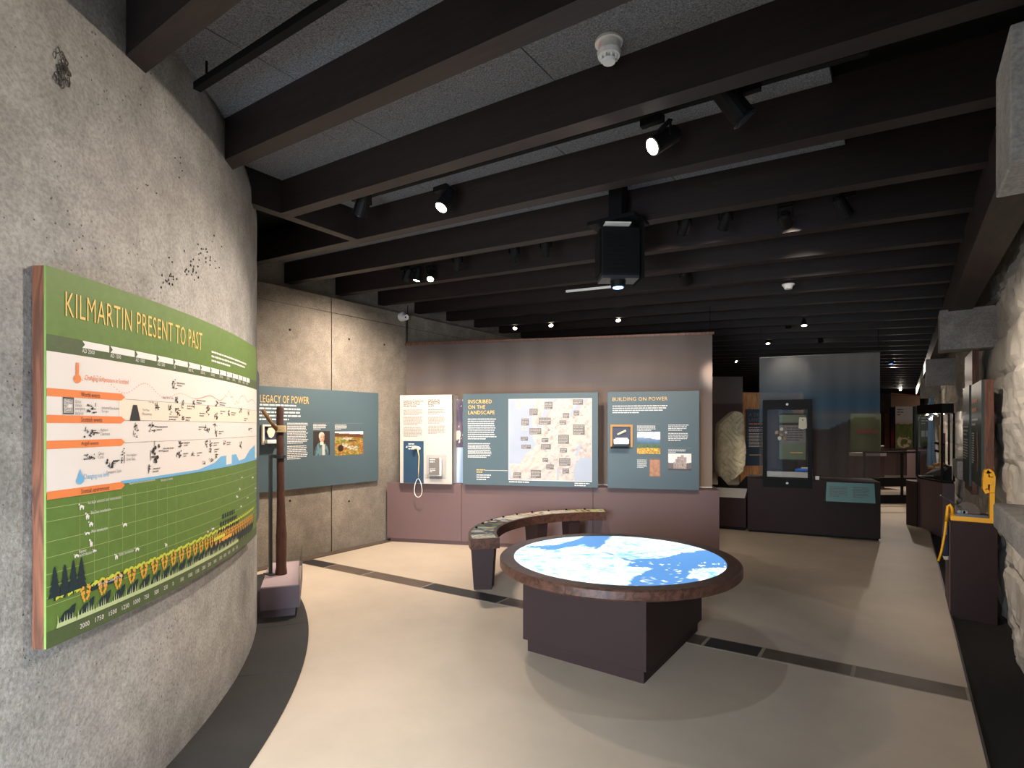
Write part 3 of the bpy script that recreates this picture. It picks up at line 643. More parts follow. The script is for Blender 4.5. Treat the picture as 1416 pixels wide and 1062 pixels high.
# thermometer and water drop
a = uv(110, 512); PP.poly('thermometer', 'orange', [[(a[0]-.012+.016*math.cos(k*.63), 1.772+.016*math.sin(k*.63)) for k in range(10)], [(a[0]-.018, 1.78), (a[0]-.006, 1.78), (a[0]-.006, 1.83), (a[0]-.018, 1.83)]], d=.003)
a = uv(110, 663); PP.poly('water_drop', 'sky_blue', [[(a[0]+.016*math.cos(math.pi+k*math.pi/8), 1.408+.016*math.sin(math.pi+k*math.pi/8)) for k in range(9)]+[(a[0]+.006, 1.43), (a[0], 1.448), (a[0]-.006, 1.43)]], d=.003)
# little black drawings with captions
RI = random.Random(11); polys = []; caps = []; capt = []
def blob(u, z, r, n=7, sx=1): return [(u+r*sx*RI.uniform(.6, 1)*math.cos(2*math.pi*k/n), z+r*RI.uniform(.6, 1)*math.sin(2*math.pi*k/n)) for k in range(n)]
def drawing(px, py, w_, h_):
    u, z = uv(px, py); a = uv(px-w_/2, py)[0]; b = uv(px+w_/2, py)[0]; hh = abs(uv(px, py-h_/2)[1]-uv(px, py+h_/2)[1]); ww = b-a; n = 9
    for k in range(n): polys.append(blob(u+RI.uniform(-.38, .38)*ww, z+RI.uniform(-.42, .42)*hh, min(ww, hh)*RI.uniform(.08, .17), 6))
    for k in range(6):
        x0, z0 = u+RI.uniform(-.45, .3)*ww, z+RI.uniform(-.45, .3)*hh; L_ = RI.uniform(.15, .5); th = .003
        if k % 2: polys.append([(x0, z0), (x0+L_*ww, z0), (x0+L_*ww, z0+th), (x0, z0+th)])
        else: polys.append([(x0, z0), (x0+th, z0), (x0+th, z0+L_*hh), (x0, z0+L_*hh)])
D = [(127, 566, 18, 14), (123, 599, 20, 12), (123, 632, 20, 10), (153, 642, 16, 18), (169, 630, 6, 26), (187, 597, 8, 22), (210, 592, 12, 12), (214, 628, 16, 30), (206, 649, 6, 13),
     (240, 532, 6, 18), (216, 563, 6, 10), (234, 566, 6, 16), (244, 552, 6, 10), (245, 570, 8, 12), (252, 578, 5, 10), (252, 560, 4, 14), (267, 560, 4, 14), (287, 567, 6, 16), (299, 558, 4, 10),
     (298, 575, 5, 12), (287, 594, 6, 9), (298, 599, 4, 11), (283, 592, 4, 8), (297, 588, 7, 5), (316, 571, 3, 9), (332, 567, 5, 10), (345, 594, 6, 8), (248, 614, 8, 10), (266, 628, 7, 6),
     (285, 614, 4, 12), (292, 614, 7, 8), (310, 612, 4, 7), (290, 623, 4, 8), (298, 631, 4, 8), (247, 628, 9, 11), (332, 616, 4, 12), (281, 640, 6, 6), (291, 636, 7, 6), (343, 571, 4, 8)]
for q in D: drawing(*q)
a = uv(186, 570); w2 = .032; polys.append([(a[0]-w2, a[1]-.035), (a[0]+w2, a[1]-.035), (a[0]+w2*.35, a[1]+.03), (a[0]-w2*.35, a[1]+.03)])
PP.poly('drawing_prints', 'ink', polys, d=.003)
c1, c2 = uv(86, 549), uv(101, 573); PP.rects('placard_print', 'ink', [(c1[0], c2[1], c2[0], c2[1]+.004), (c1[0], c1[1]-.004, c2[0], c1[1]), (c1[0], c2[1], c1[0]+.003, c1[1]), (c2[0]-.003, c2[1], c2[0], c1[1])], d=.003)
wd = c2[0]-c1[0]; hh = c1[1]-c2[1]
PP.text('placard_lettering', 'ink', [(s_, c1[0]+wd*.12, c2[1]+hh*f_, c1[0]+wd*(.88 if s_ != 'NOT' else .5), c2[1]+hh*(f_+.15)) for s_, f_ in (('SYSTEM', .78), ('CHANGE', .6), ('NOT', .42), ('CLIMATE', .25), ('CHANGE', .08))], d=.003)
TL = [('Global', 103, 555, 111), ('climate', 103, 560, 112), ('emergency', 103, 566, 117), ('declared', 103, 571, 114), ('Industrial Revolution,', 140, 564, 164), ('Europe', 140, 569, 149),
      ('Highland', 138, 595, 148), ('Clearances', 138, 600, 151), ('Crinan', 135, 627, 143), ('Canal', 135, 632, 142), ('Carnasserie Castle', 146, 653, 167), ('West Highland', 174, 630, 188), ('Grave Slabs', 174, 635, 186),
      ('The Maya,', 196, 567, 206), ('Mesoamerica', 196, 572, 209), ('Iron Age', 205, 556, 212), ('Great Wall of China', 224, 549, 239)]
PP.text('caption_lettering', 'grey_ink', [(s_, uv(x0, y)[0], zc(x0, y)-.006, uv(x1, y)[0], zc(x0, y)+.006) for s_, x0, y, x1 in TL], d=.003, split=True)
PP.lines('caption_text', 'grey_ink', [(uv(x0, y)[0], zc(x0, y)-.012, uv(x1, y)[0], zc(x0, y)+.012, 2) for x0, y, x1 in
    [(216, 592, 232), (244, 531, 256), (258, 563, 266), (271, 555, 284), (275, 573, 284), (303, 558, 312), (304, 570, 311), (319, 572, 326), (256, 579, 264), (233, 578, 246), (254, 614, 262), (272, 628, 279), (225, 622, 240), (211, 650, 222), (302, 598, 309), (295, 614, 303), (313, 613, 319), (296, 623, 303), (274, 592, 282), (337, 580, 342), (253, 629, 260)]], d=.003, seed=5)
PP.rects('row_rule', 'grey_ink', [(uv(172, 600)[0], z, UL, z+.0012) for z in (1.71, 1.625, 1.535)], d=.0021, n=2)
# lower field: rules, white animals, conifers, barley, leaves, grass
lz = [1.322, 1.277, 1.208, 1.155, 1.098, 1.055, 1.018, .99]
PP.rects('time_rule', 'olive_line', [(0, z, UL, z+.0022) for z in lz], d=.001, n=2)
PP.rects('century_rule', 'olive_line', [(u, .99, u+.0012, 1.34) for u in [uv(x_, 700)[0] for x_ in (110, 130, 150, 169, 187, 203, 217, 231, 243)]], d=.0011)
an = []
for (px, py, w_, h_) in [(112, 700, 9, 9), (120, 713, 6, 10), (125, 724, 8, 8), (120, 737, 9, 5), (125, 750, 4, 11), (105, 768, 9, 6), (172, 725, 9, 7), (160, 769, 5, 9), (189, 759, 8, 7), (229, 753, 4, 7), (130, 761, 6, 5), (294, 731, 6, 6), (287, 735, 3, 5), (331, 676, 3, 7), (334, 660, 4, 3), (328, 687, 3, 5), (333, 700, 4, 5), (327, 686, 3, 6), (349, 660, 4, 6), (342, 688, 4, 4), (353, 675, 3, 5)]:
    u, z = uv(px, py); ww = (uv(px+w_/2, py)[0]-uv(px-w_/2, py)[0]); hh = .0028*h_*(1+abs(u)*.15)
    an.append(blob(u, z, hh*.32, 8, max(.5, ww/hh))); an.append(blob(u-ww*.35, z+hh*.3, hh*.17, 6))
    for k in (-.25, .2): an.append([(u+k*ww, z-hh*.5), (u+k*ww+.004, z-hh*.5), (u+k*ww+.006, z), (u+k*ww-.002, z)])
PP.poly('animal_prints', 'white', an, d=.002)
PP.text('animal_lettering', 'white', [(s_, uv(x0, y)[0], zc(x0, y)-.006, uv(x1, y1)[0], zc(x0, y)+.006) for s_, x0, y, x1, y1 in
    [('Sea Eagle extinction and reintroduction', 121, 696, 167, 690), ('Sika Deer introduction', 125, 709, 152, 706), ('Mink introduction', 126, 735, 148, 731), ('Beaver', 109, 763, 119, 762), ('reintroduction', 109, 768, 127, 766), ('Rabbit introduction', 164, 767, 184, 762), ('Appearance/introduction/reintroduction', 178, 669, 214, 665), ('Extinction in Scotland', 222, 664, 238, 662)]])
con = []
for px, py, h_ in [(75, 812, .1), (89, 808, .1), (101, 803, .105), (112, 799, .105)]:
    u, z = uv(px, py+14); w_ = .026
    for k in range(4): f_ = k/4; ws = w_*(1-f_*.8); con.append([(u-ws, z+h_*(f_*.9)), (u+ws, z+h_*(f_*.9)), (u+ws*.35, z+h_*(f_*.9+.32)), (u, z+h_*(f_*.9+.40)), (u-ws*.35, z+h_*(f_*.9+.32))])
    con.append([(u-.003, z-.012), (u+.003, z-.012), (u+.003, z), (u-.003, z)])
a, b = uv(120, 806), uv(170, 790); con.append([(a[0], 1.003), (a[0]+.02, .99), (b[0], .99), (b[0], 1.022), (a[0]+.02, 1.022), (a[0], 1.01)])
wht, lf, gr, wv = [], [], [], []; u = .075; step = .082
while u < UL-.12:
    dens = u/UL; z0 = .905
    if u > .1:
        for k, (dx, dz) in enumerate([(-.006, 0), (.006, .004), (-.012, .014), (.012, .014), (-.016, .028), (.016, .028), (-.02, .044), (.018, .044), (-.008, .03), (.007, .03), (-.012, .05), (.011, .05)]):
            wht.append([(u+dx+.0055*math.cos(q*1.05), z0+.062+dz*.9+.008*math.sin(q*1.05)) for q in range(6)])
    for k in range(2 if u < 1.0 else 4):
        x0 = u+.03*(k % 2)-.01; zz = z0+.022+.012*(k % 2)+(.045 if k > 1 else 0)
        lf.append([(x0-.017, zz-.022), (x0, zz-.018), (x0+.016, zz+.004), (x0+.02, zz+.03), (x0+.002, zz+.026), (x0-.014, zz+.006)])
    if u < 1.45:
        for k in range(7): x0 = u-.035+k*.011; h_ = RI.uniform(.02, .05); gr.append([(x0, z0), (x0+.008, z0), (x0+.004+RI.uniform(-.004, .004), z0+h_)])
        gr.append([(u-.04, z0), (u+.042, z0), (u+.04, z0+.015), (u-.036, z0+.015)])
    for k in range(4): x0 = u-.04+k*.024; zz = z0+.095+.006*(k % 2)+(.004*dens*10); wv.append([(x0, zz), (x0+.014, zz+.007), (x0+.026, zz+.002), (x0+.026, zz+.012), (x0+.012, zz+.017), (x0-.002, zz+.009)])
    u += step; step = max(.05, step*.975)
for row_ in range(5):
    n = [12, 11, 10, 8, 6][row_]; a0_, a1_ = uv(296+row_*3, 730)[0], uv(336-row_*2.5, 720)[0]
    for k in range(n): x0 = a0_+(a1_-a0_)*k/n; zz = .935+row_*.038; con.append([(x0-.01, zz), (x0+.01, zz), (x0+.012, zz+.016), (x0, zz+.03), (x0-.012, zz+.016)])
[PP.poly('conifer_print', 'dark_leaf', con[k*5:k*5+5], d=.002) for k in range(4)]; PP.poly('bush_prints', 'dark_leaf', con[20:], d=.002); PP.poly('leaf_prints', 'dark_leaf', lf, d=.0021); PP.poly('barley_prints', 'wheat', wht, d=.0024)
PP.poly('grass_prints', 'pale_green', gr, d=.0027); PP.poly('hill_prints', 'lime', wv, d=.0018)
a, b = uv(295, 742)[0], uv(310, 735)[0]; PP.rects('tag_strip', 'lime', [(a, .985, b, 1.003)], d=.003); PP.rects('tag_strip', 'wheat', [(uv(306, 738)[0], .965, uv(320, 731)[0], .982)], d=.003)
a, b = uv(268, 773)[0], uv(289, 762)[0]; PP.rects('tag_strip', 'pale_green', [(a, .908, b, .925)], d=.0034)
PP.text('conifer_lettering', 'white', [('Non-native Conifers AD 1950', uv(135, 800)[0], 1.0, uv(168, 790)[0], 1.012)], d=.004)
YW = uv(123, 830)[0]-uv(110, 830)[0]; DW = uv(130, 500)[0]-uv(113, 500)[0]
yrs = ['2000', '1750', '1500', '1250', '1000', '750', '500', '250', '0', '500', '1000', '1500', '2000', '2500', '3000', '3500', '4000', '4500', '5000', '5500']
ypx = [110, 131, 150, 168, 184, 199, 213, 226, 238, 249, 260, 270, 279, 287, 295, 303, 309, 315, 321, 326]
PP.text('year_lettering', 'white', [(s_, uv(x_, 830)[0], .868, uv(x_, 830)[0]+YW*len(s_)/4*(1-i_*.012), .886) for i_, (s_, x_) in enumerate(zip(yrs, ypx))], split=True)
# dark board further round the drum, seen edge-on
A0b = A1+math.radians(.5); t2 = thing('curved_board', 'dark edge of a second curved board just past the green timeline', 'display panel', WORLD, drum(A0b, .86, DR))
off_u = (A0b-A0)*PR; curved('backing_board', 'walnut', off_u, off_u+1.0, .88, 2.03, DR+.004, DR+.012, par=t2, n=12); curved('face_sheet', 'teal_grey', off_u, off_u+1.0, .88, 2.03, DR+.012, DR+.018, par=t2, n=12)
# ================================================================== FOOT PLOUGH EXHIBIT
fr = Frame(-4.19, 2.70, 0, 55)                   # x out from the drum, y along it
t = thing('exhibit_plinth', 'low mauve plinth with a clear acrylic edge at the foot of the curved wall', 'plinth', fr, (-.22, .4, 0))
MB().box(-.27, .035, -.03, .86, .075, .262).build('body', 'mauve', t, bevel=.003)
MB().box(-.26, .0, 0, .83, 0, .075).build('toe_kick', 'mauve', t)
MB().box(-.265, .025, -.02, .85, .262, .268).build('display_pad', 'mauve_pad', t)
MB().box(.027, .035, -.03, .86, .262, .42).build('acrylic_edge', 'acrylic', t)
pb = at_w(388, 784, 4.95); pt = at_w(388, 562, 4.95)
t = thing('foot_plough', 'tall dark wooden foot plough with a bound cross-branch at its top', 'tool', WORLD, (pb[0], pb[1], .268))
zz = [.268, .29, .34, .62, .70, 1.0, 1.76, 1.785]; rr = [.05, .05, .044, .046, .04, .033, .03, .02]
MB().tube([(pb[0]+.012*math.sin(z*3), pb[1], z) for z in zz], rr, 14).build('shaft', 'old_wood', t, smooth=True)
c1 = at_w(383, 594, 4.92); c2 = at_w(364, 568, 4.75); MB().tube([c1, (c1+c2)/2+[0, 0, -.01], c2], [.02, .014, .018], 10).build('branch', 'rope_wood', t, smooth=True); brn = [q_ for q_ in t.children if q_.name.startswith('branch')][0]
mb = MB()
for k in range(5): z = 1.555+k*.012; mb.tube([(pb[0]+.041*math.cos(a), pb[1]+.041*math.sin(a), z) for a in np.linspace(0, 2*math.pi, 17)], .008, 6, cap=False)
mb.build('binding', 'rope', brn)
sb = at_w(374, 803, 4.93); t = thing('support_stand', 'slim steel stand holding the foot plough upright', 'stand', WORLD, (sb[0], sb[1], .268))
MB().box(sb[0]-.065, sb[0]+.065, sb[1]-.03, sb[1]+.03, .268, .278).build('foot_plate', 'steel', t)
MB().box(sb[0]-.012, sb[0]+.012, sb[1]-.012, sb[1]+.012, .278, 1.345).build('post', 'steel', t)
MB().obox((sb[0], sb[1], 1.335), (pb[0]-sb[0], pb[1]-sb[1], 0), max(.03, math.hypot(pb[0]-sb[0], pb[1]-sb[1])), .02, .03).build('arm', 'steel', t)
MB().tube([(pb[0], pb[1], 1.315), (pb[0], pb[1], 1.345)], .05, 18).build('clamp_ring', 'steel', t)
# ================================================================== LEGACY PANEL ON THE CONCRETE WALL
fr = Frame(WX+.05, 0, 0, 90)                    # local x = +Y, local y = -X (towards wall)
LF = lambda u, v, d: (u, -d, v)
t = thing('wall_panel_board', 'blue-grey board headed A LEGACY OF POWER on the concrete wall', 'display panel', fr, (4.0, 0, .857))
MB().box(2.75, 5.056, 0, .05, .857, 2.062).build('backing_board', 'teal_grey', t, bevel=.002)
PL = Print(t, LF); U = lambda px, py: fr.uv(px, py, 0)
a, b = U(363, 551), U(427, 555)
PL.text('title_lettering', 'gold', [('A LEGACY OF POWER', a[0]-.10, a[1]-.043, b[0], a[1]+.043)])
PL.lines('intro_text', 'white', [(U(362, 560)[0]-.14, 1.665, U(417, 560)[0], 1.87, 5)], seed=2)
PL.lines('body_text', 'white', [(U(397, 600)[0], U(397, 614)[1], U(426, 600)[0], U(397, 584)[1], 13), (U(397, 600)[0], U(397, 636)[1], U(426, 600)[0], U(397, 616)[1], 8)], seed=4)
PL.lines('photo_caption', 'white', [(U(433, 590)[0], U(433, 594)[1], U(452, 590)[0], U(433, 586)[1], 5), (U(463, 590)[0], U(463, 594)[1], U(480, 590)[0], U(463, 587)[1], 5)], seed=6)
PL.rects('caption_rule', 'grey_ink', [(U(433, 585)[0], U(433, 585)[1], U(456, 585)[0], U(433, 585)[1]+.004), (U(463, 585)[0], U(463, 585.5)[1], U(502, 585)[0], U(463, 585.5)[1]+.004)])
def portrait(a, b):
    n = fbm(a*6, b*6, 3, 3); c = np.tile(hexc('2a2422'), (len(a), 1)); c = mixc(c, hexc('3c3330'), n)
    body = ((a-.5)**2/.42**2+(b-.05)**2/.5**2 < 1); c = put(c, body, hexc('5d7f85')); c = mixc(c, c*.7, (body & (fbm(a*14, b*10, 2, 9) > .55))*1.)
    c = put(c, (np.abs(a-.62) < .075) & (b < .46), hexc('c9b9ab')); c = put(c, (np.abs(a-.52) < .1) & (b > .42) & (b < .56), hexc('d8cfc4'))
    face = ((a-.52)**2/.15**2+(b-.72)**2/.19**2 < 1); c = put(c, face, hexc('d3a489')); c = put(c, face & (a > .6), hexc('b58268'))
    hair = ((a-.5)**2/.17**2+(b-.8)**2/.16**2 < 1) & ~((a-.54)**2/.13**2+(b-.71)**2/.17**2 < 1); c = put(c, hair, hexc('cdbfae'))
    for ex in (.48, .59): c = put(c, (a-ex)**2+(b-.74)**2 < .0006, hexc('4a342c'))
    c = put(c, (np.abs(a-.54) < .05) & (np.abs(b-.63) < .012), hexc('9a4a40')); return c
def ruins(a, b):
    n = fbm(a*9, b*9, 4, 12); n2 = fbm(a*22, b*22, 3, 15); c = mixc(hexc('6d6f2e'), hexc('8a5226'), np.clip((n-.4)*5, 0, 1)); c = mixc(c, hexc('d8a055'), np.clip((n2-.5)*4, 0, .7))
    wall = ((np.abs(b-.36-.08*np.sin(a*7)) < .08) & (a > .25) & (a < .85)) | ((np.abs(b-.68) < .05) & (a > .2) & (a < .6)); c = np.where((wall & (n2 > .42))[:, None], mixc(hexc('8d8478'), hexc('cfc6b8'), n2), c)
    c = put(c, ((a-.2)**2/.01+(b-.3)**2/.02 < 1) | ((np.abs(b-.6) < .03) & (np.abs(a-.62) < .14)), hexc('2a1e14'))
    hill = b > .78+.12*a*0-.1*np.abs(a-.2)+.05*n; c = np.where(hill[:, None], mixc(hexc('3c2a1c'), hexc('7a4a28'), n2), c)
    return put(c, b > .88+.06*(1-a), hexc('dfe3e6'))
r1 = U(433, 630), U(456, 596); r2 = U(463, 630), U(502, 596.5)
PL.raster('portrait_print', r1[0][0], r1[0][1], r1[1][0], r1[1][1], 40, 50, portrait); PL.raster('photo_print', r2[0][0], r2[0][1], r2[1][0], r2[1][1], 60, 44, ruins)
def niche(par, P_, u0, v0, u1, v1, items):
    """shallow glazed niche: pale frame, dark back, bright ledge, small exhibit"""
    fw = (u1-u0)*.1; mk = lambda nm, m_, x0, x1, y0, y1, z0, z1: MB().box(x0, x1, y0, y1, z0, z1).build(nm, m_, par)
    b_ = mk('niche_back', 'indigo', u0+fw, u1-fw, -.006, -.002, v0+fw, v1-fw)
    for q in ((u0, u0+fw, v0, v1), (u1-fw, u1, v0, v1), (u0+fw, u1-fw, v1-fw, v1)): mk('niche_frame', items, q[0], q[1], -.035, -.002, q[2], q[3])
    mk('niche_ledge', 'white', u0+fw, u1-fw, -.09, -.002, v0+fw*.6, v0+fw*2.6); mk('acrylic_tray', 'acrylic', u0, u1, -.13, -.09, v0-fw, v0+fw*1.2)
    return b_
a, b = U(361, 615), U(385, 587); b_ = niche(t, PL, a[0], a[1], b[0], b[1], 'panel_cream')
u = (a[0]+b[0])/2; MB().add([(u+x*.05, -.02, 1.55+y*.06-.02) for x, y in [(-1, .2), (-.5, -.8), (0, -1), (.6, -.6), (1, .5), (.2, 1), (-.6, .9)]]+[(u+x*.05, -.03, 1.55+y*.06-.02) for x, y in [(-1, .2), (-.5, -.8), (0, -1), (.6, -.6), (1, .5), (.2, 1), (-.6, .9)]],
    [tuple(range(7)), tuple(range(13, 6, -1))]+[(i, (i+1) % 7, 7+(i+1) % 7, 7+i) for i in range(7)]).build('fragment', 'bone', b_)
# ================================================================== LONG DISPLAY WALL
D_ = Frame(-5.88, 5.17, 0, 22.6)
def U(px, py, yo=-.07): return D_.uv(px, py, yo)
xL, xR = D_.uv(535, 700, 0)[0], D_.uv(995, 700, 0)[0]; s1, s2 = D_.uv(638, 700, 0)[0], D_.uv(820, 700, 0)[0]
t = thing('long_plinth', 'long mauve plinth under the three text boards, with flush seams', 'plinth', D_, ((xL+xR)/2, 0, 0))
xL = max(xL, .0)
for a, b in ((xL, s1), (s1, s2), (s2, xR)): MB().prism([(a+.002, 0), (b-.002, 0), (b-.002, .5), (a+.002+(.26 if a == xL else 0), .5)], .055, .825).build('front_unit', 'plinth', t, bevel=.002)
MB().prism([(xL+.04, .03), (xR-.02, .03), (xR-.02, .48), (xL+.3, .48)], 0, .055).build('toe_kick', 'plinth', t)
t = thing('banner', 'long warm-grey translucent banner hanging behind the three text boards', 'banner', D_, (2.2, .3, .83))
bl, br = D_.uv(562, 480, .3)[0], D_.uv(985, 470, .3)[0]
def bannerfn(a, b):
    n = fbm(a*5, b*2, 4, 6); c = mixc(hexc('a58d7b'), hexc('7d6d66'), np.clip(b*1.1, 0, 1)); c = mixc(c, hexc('5f5653'), np.clip((b-.75)*3+.8*(n-.5), 0, .6)); c = mixc(c, hexc('a08a76'), np.clip((n-.5)*2, 0, .5)*(b < .7))
    band_ = np.exp(-((b-.72-.05*np.sin(a*5))/.06)**2)*.3; return mixc(c, hexc('5c6270'), band_)
raster('fabric', 'scrim_main', t, lambda a, b: (bl+(br-bl)*a, .3+.006*math.sin(a*60), .83+1.95*b), 80, 40, bannerfn)
MB().box(bl-.02, br+.02, .285, .315, 2.77, 2.80).build('top_rail', 'walnut', t)
MB().box(bl, br, .29, .31, .826, .836).build('bottom_rail', 'white', t)
for x in (bl+.02, br-.03):
    p = D_.w((x, .3, 0)); MB().tube([(x, .3, 2.8), (x, .3, jz(p[0])+.02)], .005, 6).build('hanger', 'black', t)
DF = lambda u, v, d: (u, -.07-d, v)
def board(name, label, m_, px0, px1, zb, zt, depth=.07, y0=-.07):
    a, b = D_.uv(px0, 600, y0)[0], D_.uv(px1, 600, y0)[0]
    t_ = thing(name, label, 'display panel', D_, ((a+b)/2, y0, zb)); MB().box(a, b, y0, y0+depth, zb, zt).build('backing_board', m_, t_, bevel=.002); return t_, a, b
# Gaelic board
t, a, b = board('gaelic_board', 'off-white Gaelic text board with a listening handset hook', 'white_panel', 553, 625, .828, 2.03)
PD = Print(t, DF); uvp = lambda px, py: D_.uv(px, py, -.07)
MB().box(b-.003, b, -.069, .2, .83, 2.03).build('return_side', 'white_panel', t)
PD.text('title_lettering', 'ink', [(s_, uvp(558, y)[0], uvp(558, y)[1]-.019, uvp(x1, y)[0], uvp(558, y)[1]+.019) for s_, y, x1 in (('GÀIDHLIG ANN AN', 554.5, 585.5), ('GLEANN CHILLE', 558, 581), ('MHÀRTAINN', 561.5, 576))])
PD.text('title_lettering', 'ink', [(s_, uvp(592, y)[0], uvp(592, y)[1]-.019, uvp(x1, y)[0], uvp(592, y)[1]+.019) for s_, y, x1 in (('GAELIC IN', 554, 608), ('KILMARTIN', 557.5, 608), ('GLEN', 561, 600))])
PD.lines('body_text', 'grey_ink', [(uvp(558, 0)[0], uvp(558, y1)[1], uvp(585, 0)[0], uvp(558, y0)[1], n) for y0, y1, n in ((566, 574, 4), (576, 588, 6), (590, 604, 7))]+[(uvp(592, 0)[0], uvp(592, y1)[1], uvp(616, 0)[0], uvp(592, y0)[1], n) for y0, y1, n in ((565.5, 573, 4), (576, 586, 5), (588, 600, 6))], seed=8)
PD.rects('column_rule', 'grey_ink', [(uvp(588, 0)[0], uvp(588, 664)[1], uvp(588, 0)[0]+.002, 2.02)])
a2, b2 = uvp(558, 667), uvp(586, 610); tn = PD.rects('audio_plate', 'navy', [(a2[0], .832, b2[0], b2[1])], d=.004)
PD.lines('audio_text', 'white', [(uvp(565, 0)[0], uvp(565, 622)[1], uvp(574, 0)[0], uvp(565, 612)[1], 3)], d=.006, seed=3)
PD.poly('speaker_mark', 'white', [[(uvp(561, 0)[0], uvp(561, 618.5)[1]), (uvp(563.5, 0)[0], uvp(561, 619.5)[1]), (uvp(563.5, 0)[0], uvp(561, 616)[1])]], d=.006)
h = uvp(576, 619); th = thing('audio_handset', 'pale listening earpiece with a looped braided cord on the Gaelic board', 'handset', D_, (h[0], -.1, h[1]))
MB().tube([(h[0], -.074, h[1]), (h[0], -.09, h[1]), (h[0]-.02, -.135, h[1]+.004)], [.02, .024, .026], 18).build('earpiece', 'bone', th, smooth=False)
MB().tube([(h[0]+.005, -.08, h[1]), (h[0]+.06, -.1, h[1]-.01)], [.022, .018], 12).build('hook', 'white', th)
cord = [(h[0]+.035, -.11, h[1]-.02), (h[0]+.05, -.10, h[1]-.12), (h[0]+.04, -.095, h[1]-.3), (h[0]+.035, -.09, h[1]-.42)]
lp = [(h[0]+.03+.075*math.sin(a)*(1 if a < 6.2 else 1), -.09, h[1]-.57+.15*math.cos(a)-(.0)) for a in np.linspace(0, 2*math.pi, 25)]
lp = [(h[0]+.033+.07*math.sin(a)*(.55+.45*(1-math.cos(a))/2), -.092, h[1]-.545+.125*math.cos(a)) for a in np.linspace(0, 2*math.pi, 29)]
MB().tube(cord, [.009, .009, .008, .006], 8).build('braided_cord', 'rope', th, smooth=True); MB().tube(lp, .005, 8, cap=False).build('cord_loop', 'white', th, smooth=True)
a, b = uvp(595, 657), uvp(612, 633); tb = thing('booklet', 'grey and white booklet in a clear holder on the Gaelic board', 'booklet', D_, ((a[0]+b[0])/2, -.1, a[1]))
MB().box(a[0], b[0], -.12, -.092, a[1], b[1]).build('pages', 'white', tb); cv = MB().box(a[0], b[0]-.025, -.123, -.12, a[1]+.008, b[1]).build('cover', 'map_label', tb)
PB = Print(cv, lambda u, v, d: (u, -.123-d, v)); PB.lines('cover_text', 'white', [(a[0]+.015, a[1]+.17, a[0]+.10, a[1]+.23, 2), (a[0]+.015, a[1]+.04, a[0]+.1, a[1]+.1, 3)], seed=2)
ta = thing('booklet_holder', 'clear acrylic booklet holder fixed to the Gaelic board', 'holder', D_, ((a[0]+b[0])/2, -.09, a[1]-.04))
MB().box(a[0]-.05, b[0]+.055, -.09, -.071, a[1]-.04, b[1]+.04).build('back_plate', 'acrylic', ta); MB().box(a[0]-.05, b[0]+.055, -.15, -.09, a[1]-.04, a[1]-.03).build('shelf', 'acrylic', ta)
MB().box(a[0]-.05, b[0]+.055, -.155, -.15, a[1]-.04, a[1]+.02).build('lip', 'acrylic', ta)
# narrow night-sky print between the boards
t, a, b = board('night_sky_panel', 'narrow night-sky picture strip between the Gaelic board and the map board', 'indigo', 626, 641, .828, 1.98, .02, .12)
def night(a, b):
    n = fbm(a*3, b*9, 4, 44); c = mixc(hexc('4c4358'), hexc('7c6a72'), np.clip((n-.4)*3, 0, 1)); c = put(c, (fbm(a*30, b*80, 2, 8) > .8) & (b > .5), hexc('d8d2dc'))
    c = put(c, ((a-.45)**2/.14+(b-.55)**2/.006 < 1) & (n > .45), hexc('d8c8b8')); return np.where((b < .42)[:, None], mixc(hexc('8fa6c4'), hexc('c3d2e4'), np.clip(1-np.abs(a-.5-.5*(b-.2))*3, 0, 1)), c)
Print(t, lambda u, v, d: (u, .12-d, v)).raster('photo_print', a, .83, b, 1.98, 14, 70, night)
# map board
t, a, b = board('map_board', 'blue-grey board headed INSCRIBED ON THE LANDSCAPE with a large map', 'teal_grey', 640, 827, .83, 2.035)
PD = Print(t, DF)
PD.text('title_lettering', 'gold', [(s_, uvp(647.5, y)[0], uvp(647.5, y)[1]-.025, uvp(x1, y)[0], uvp(647.5, y)[1]+.025) for s_, y, x1 in (('INSCRIBED', 555.5, 680), ('ON THE', 563, 671), ('LANDSCAPE', 570.5, 684))])
PD.lines('intro_text', 'white', [(uvp(647, 0)[0], uvp(647, 608)[1], uvp(688, 0)[0], uvp(647, 578)[1], 10)], seed=9); PD.lines('body_text', 'white', [(uvp(647, 0)[0], uvp(647, 633)[1], uvp(680, 0)[0], uvp(647, 612)[1], 9)], seed=10)
PD.lines('key_text', 'white', [(uvp(659, 0)[0], uvp(659, 664)[1], uvp(680, 0)[0], uvp(659, 655)[1], 3)], seed=12); PD.lines('key_heading', 'gold', [(uvp(659, 0)[0], uvp(659, 654)[1], uvp(671, 0)[0], uvp(659, 648)[1], 2)], seed=13)
PD.rects('key_rule', 'white', [(uvp(671, 0)[0], uvp(671, 650.5)[1], uvp(702, 0)[0], uvp(671, 650)[1])])
m0, m1 = uvp(704, 663), uvp(818, 551)
PD.rects('map_border', 'white', [(m0[0]-.008, m0[1]-.008, m1[0]+.004, m1[1]+.004)], d=.001)
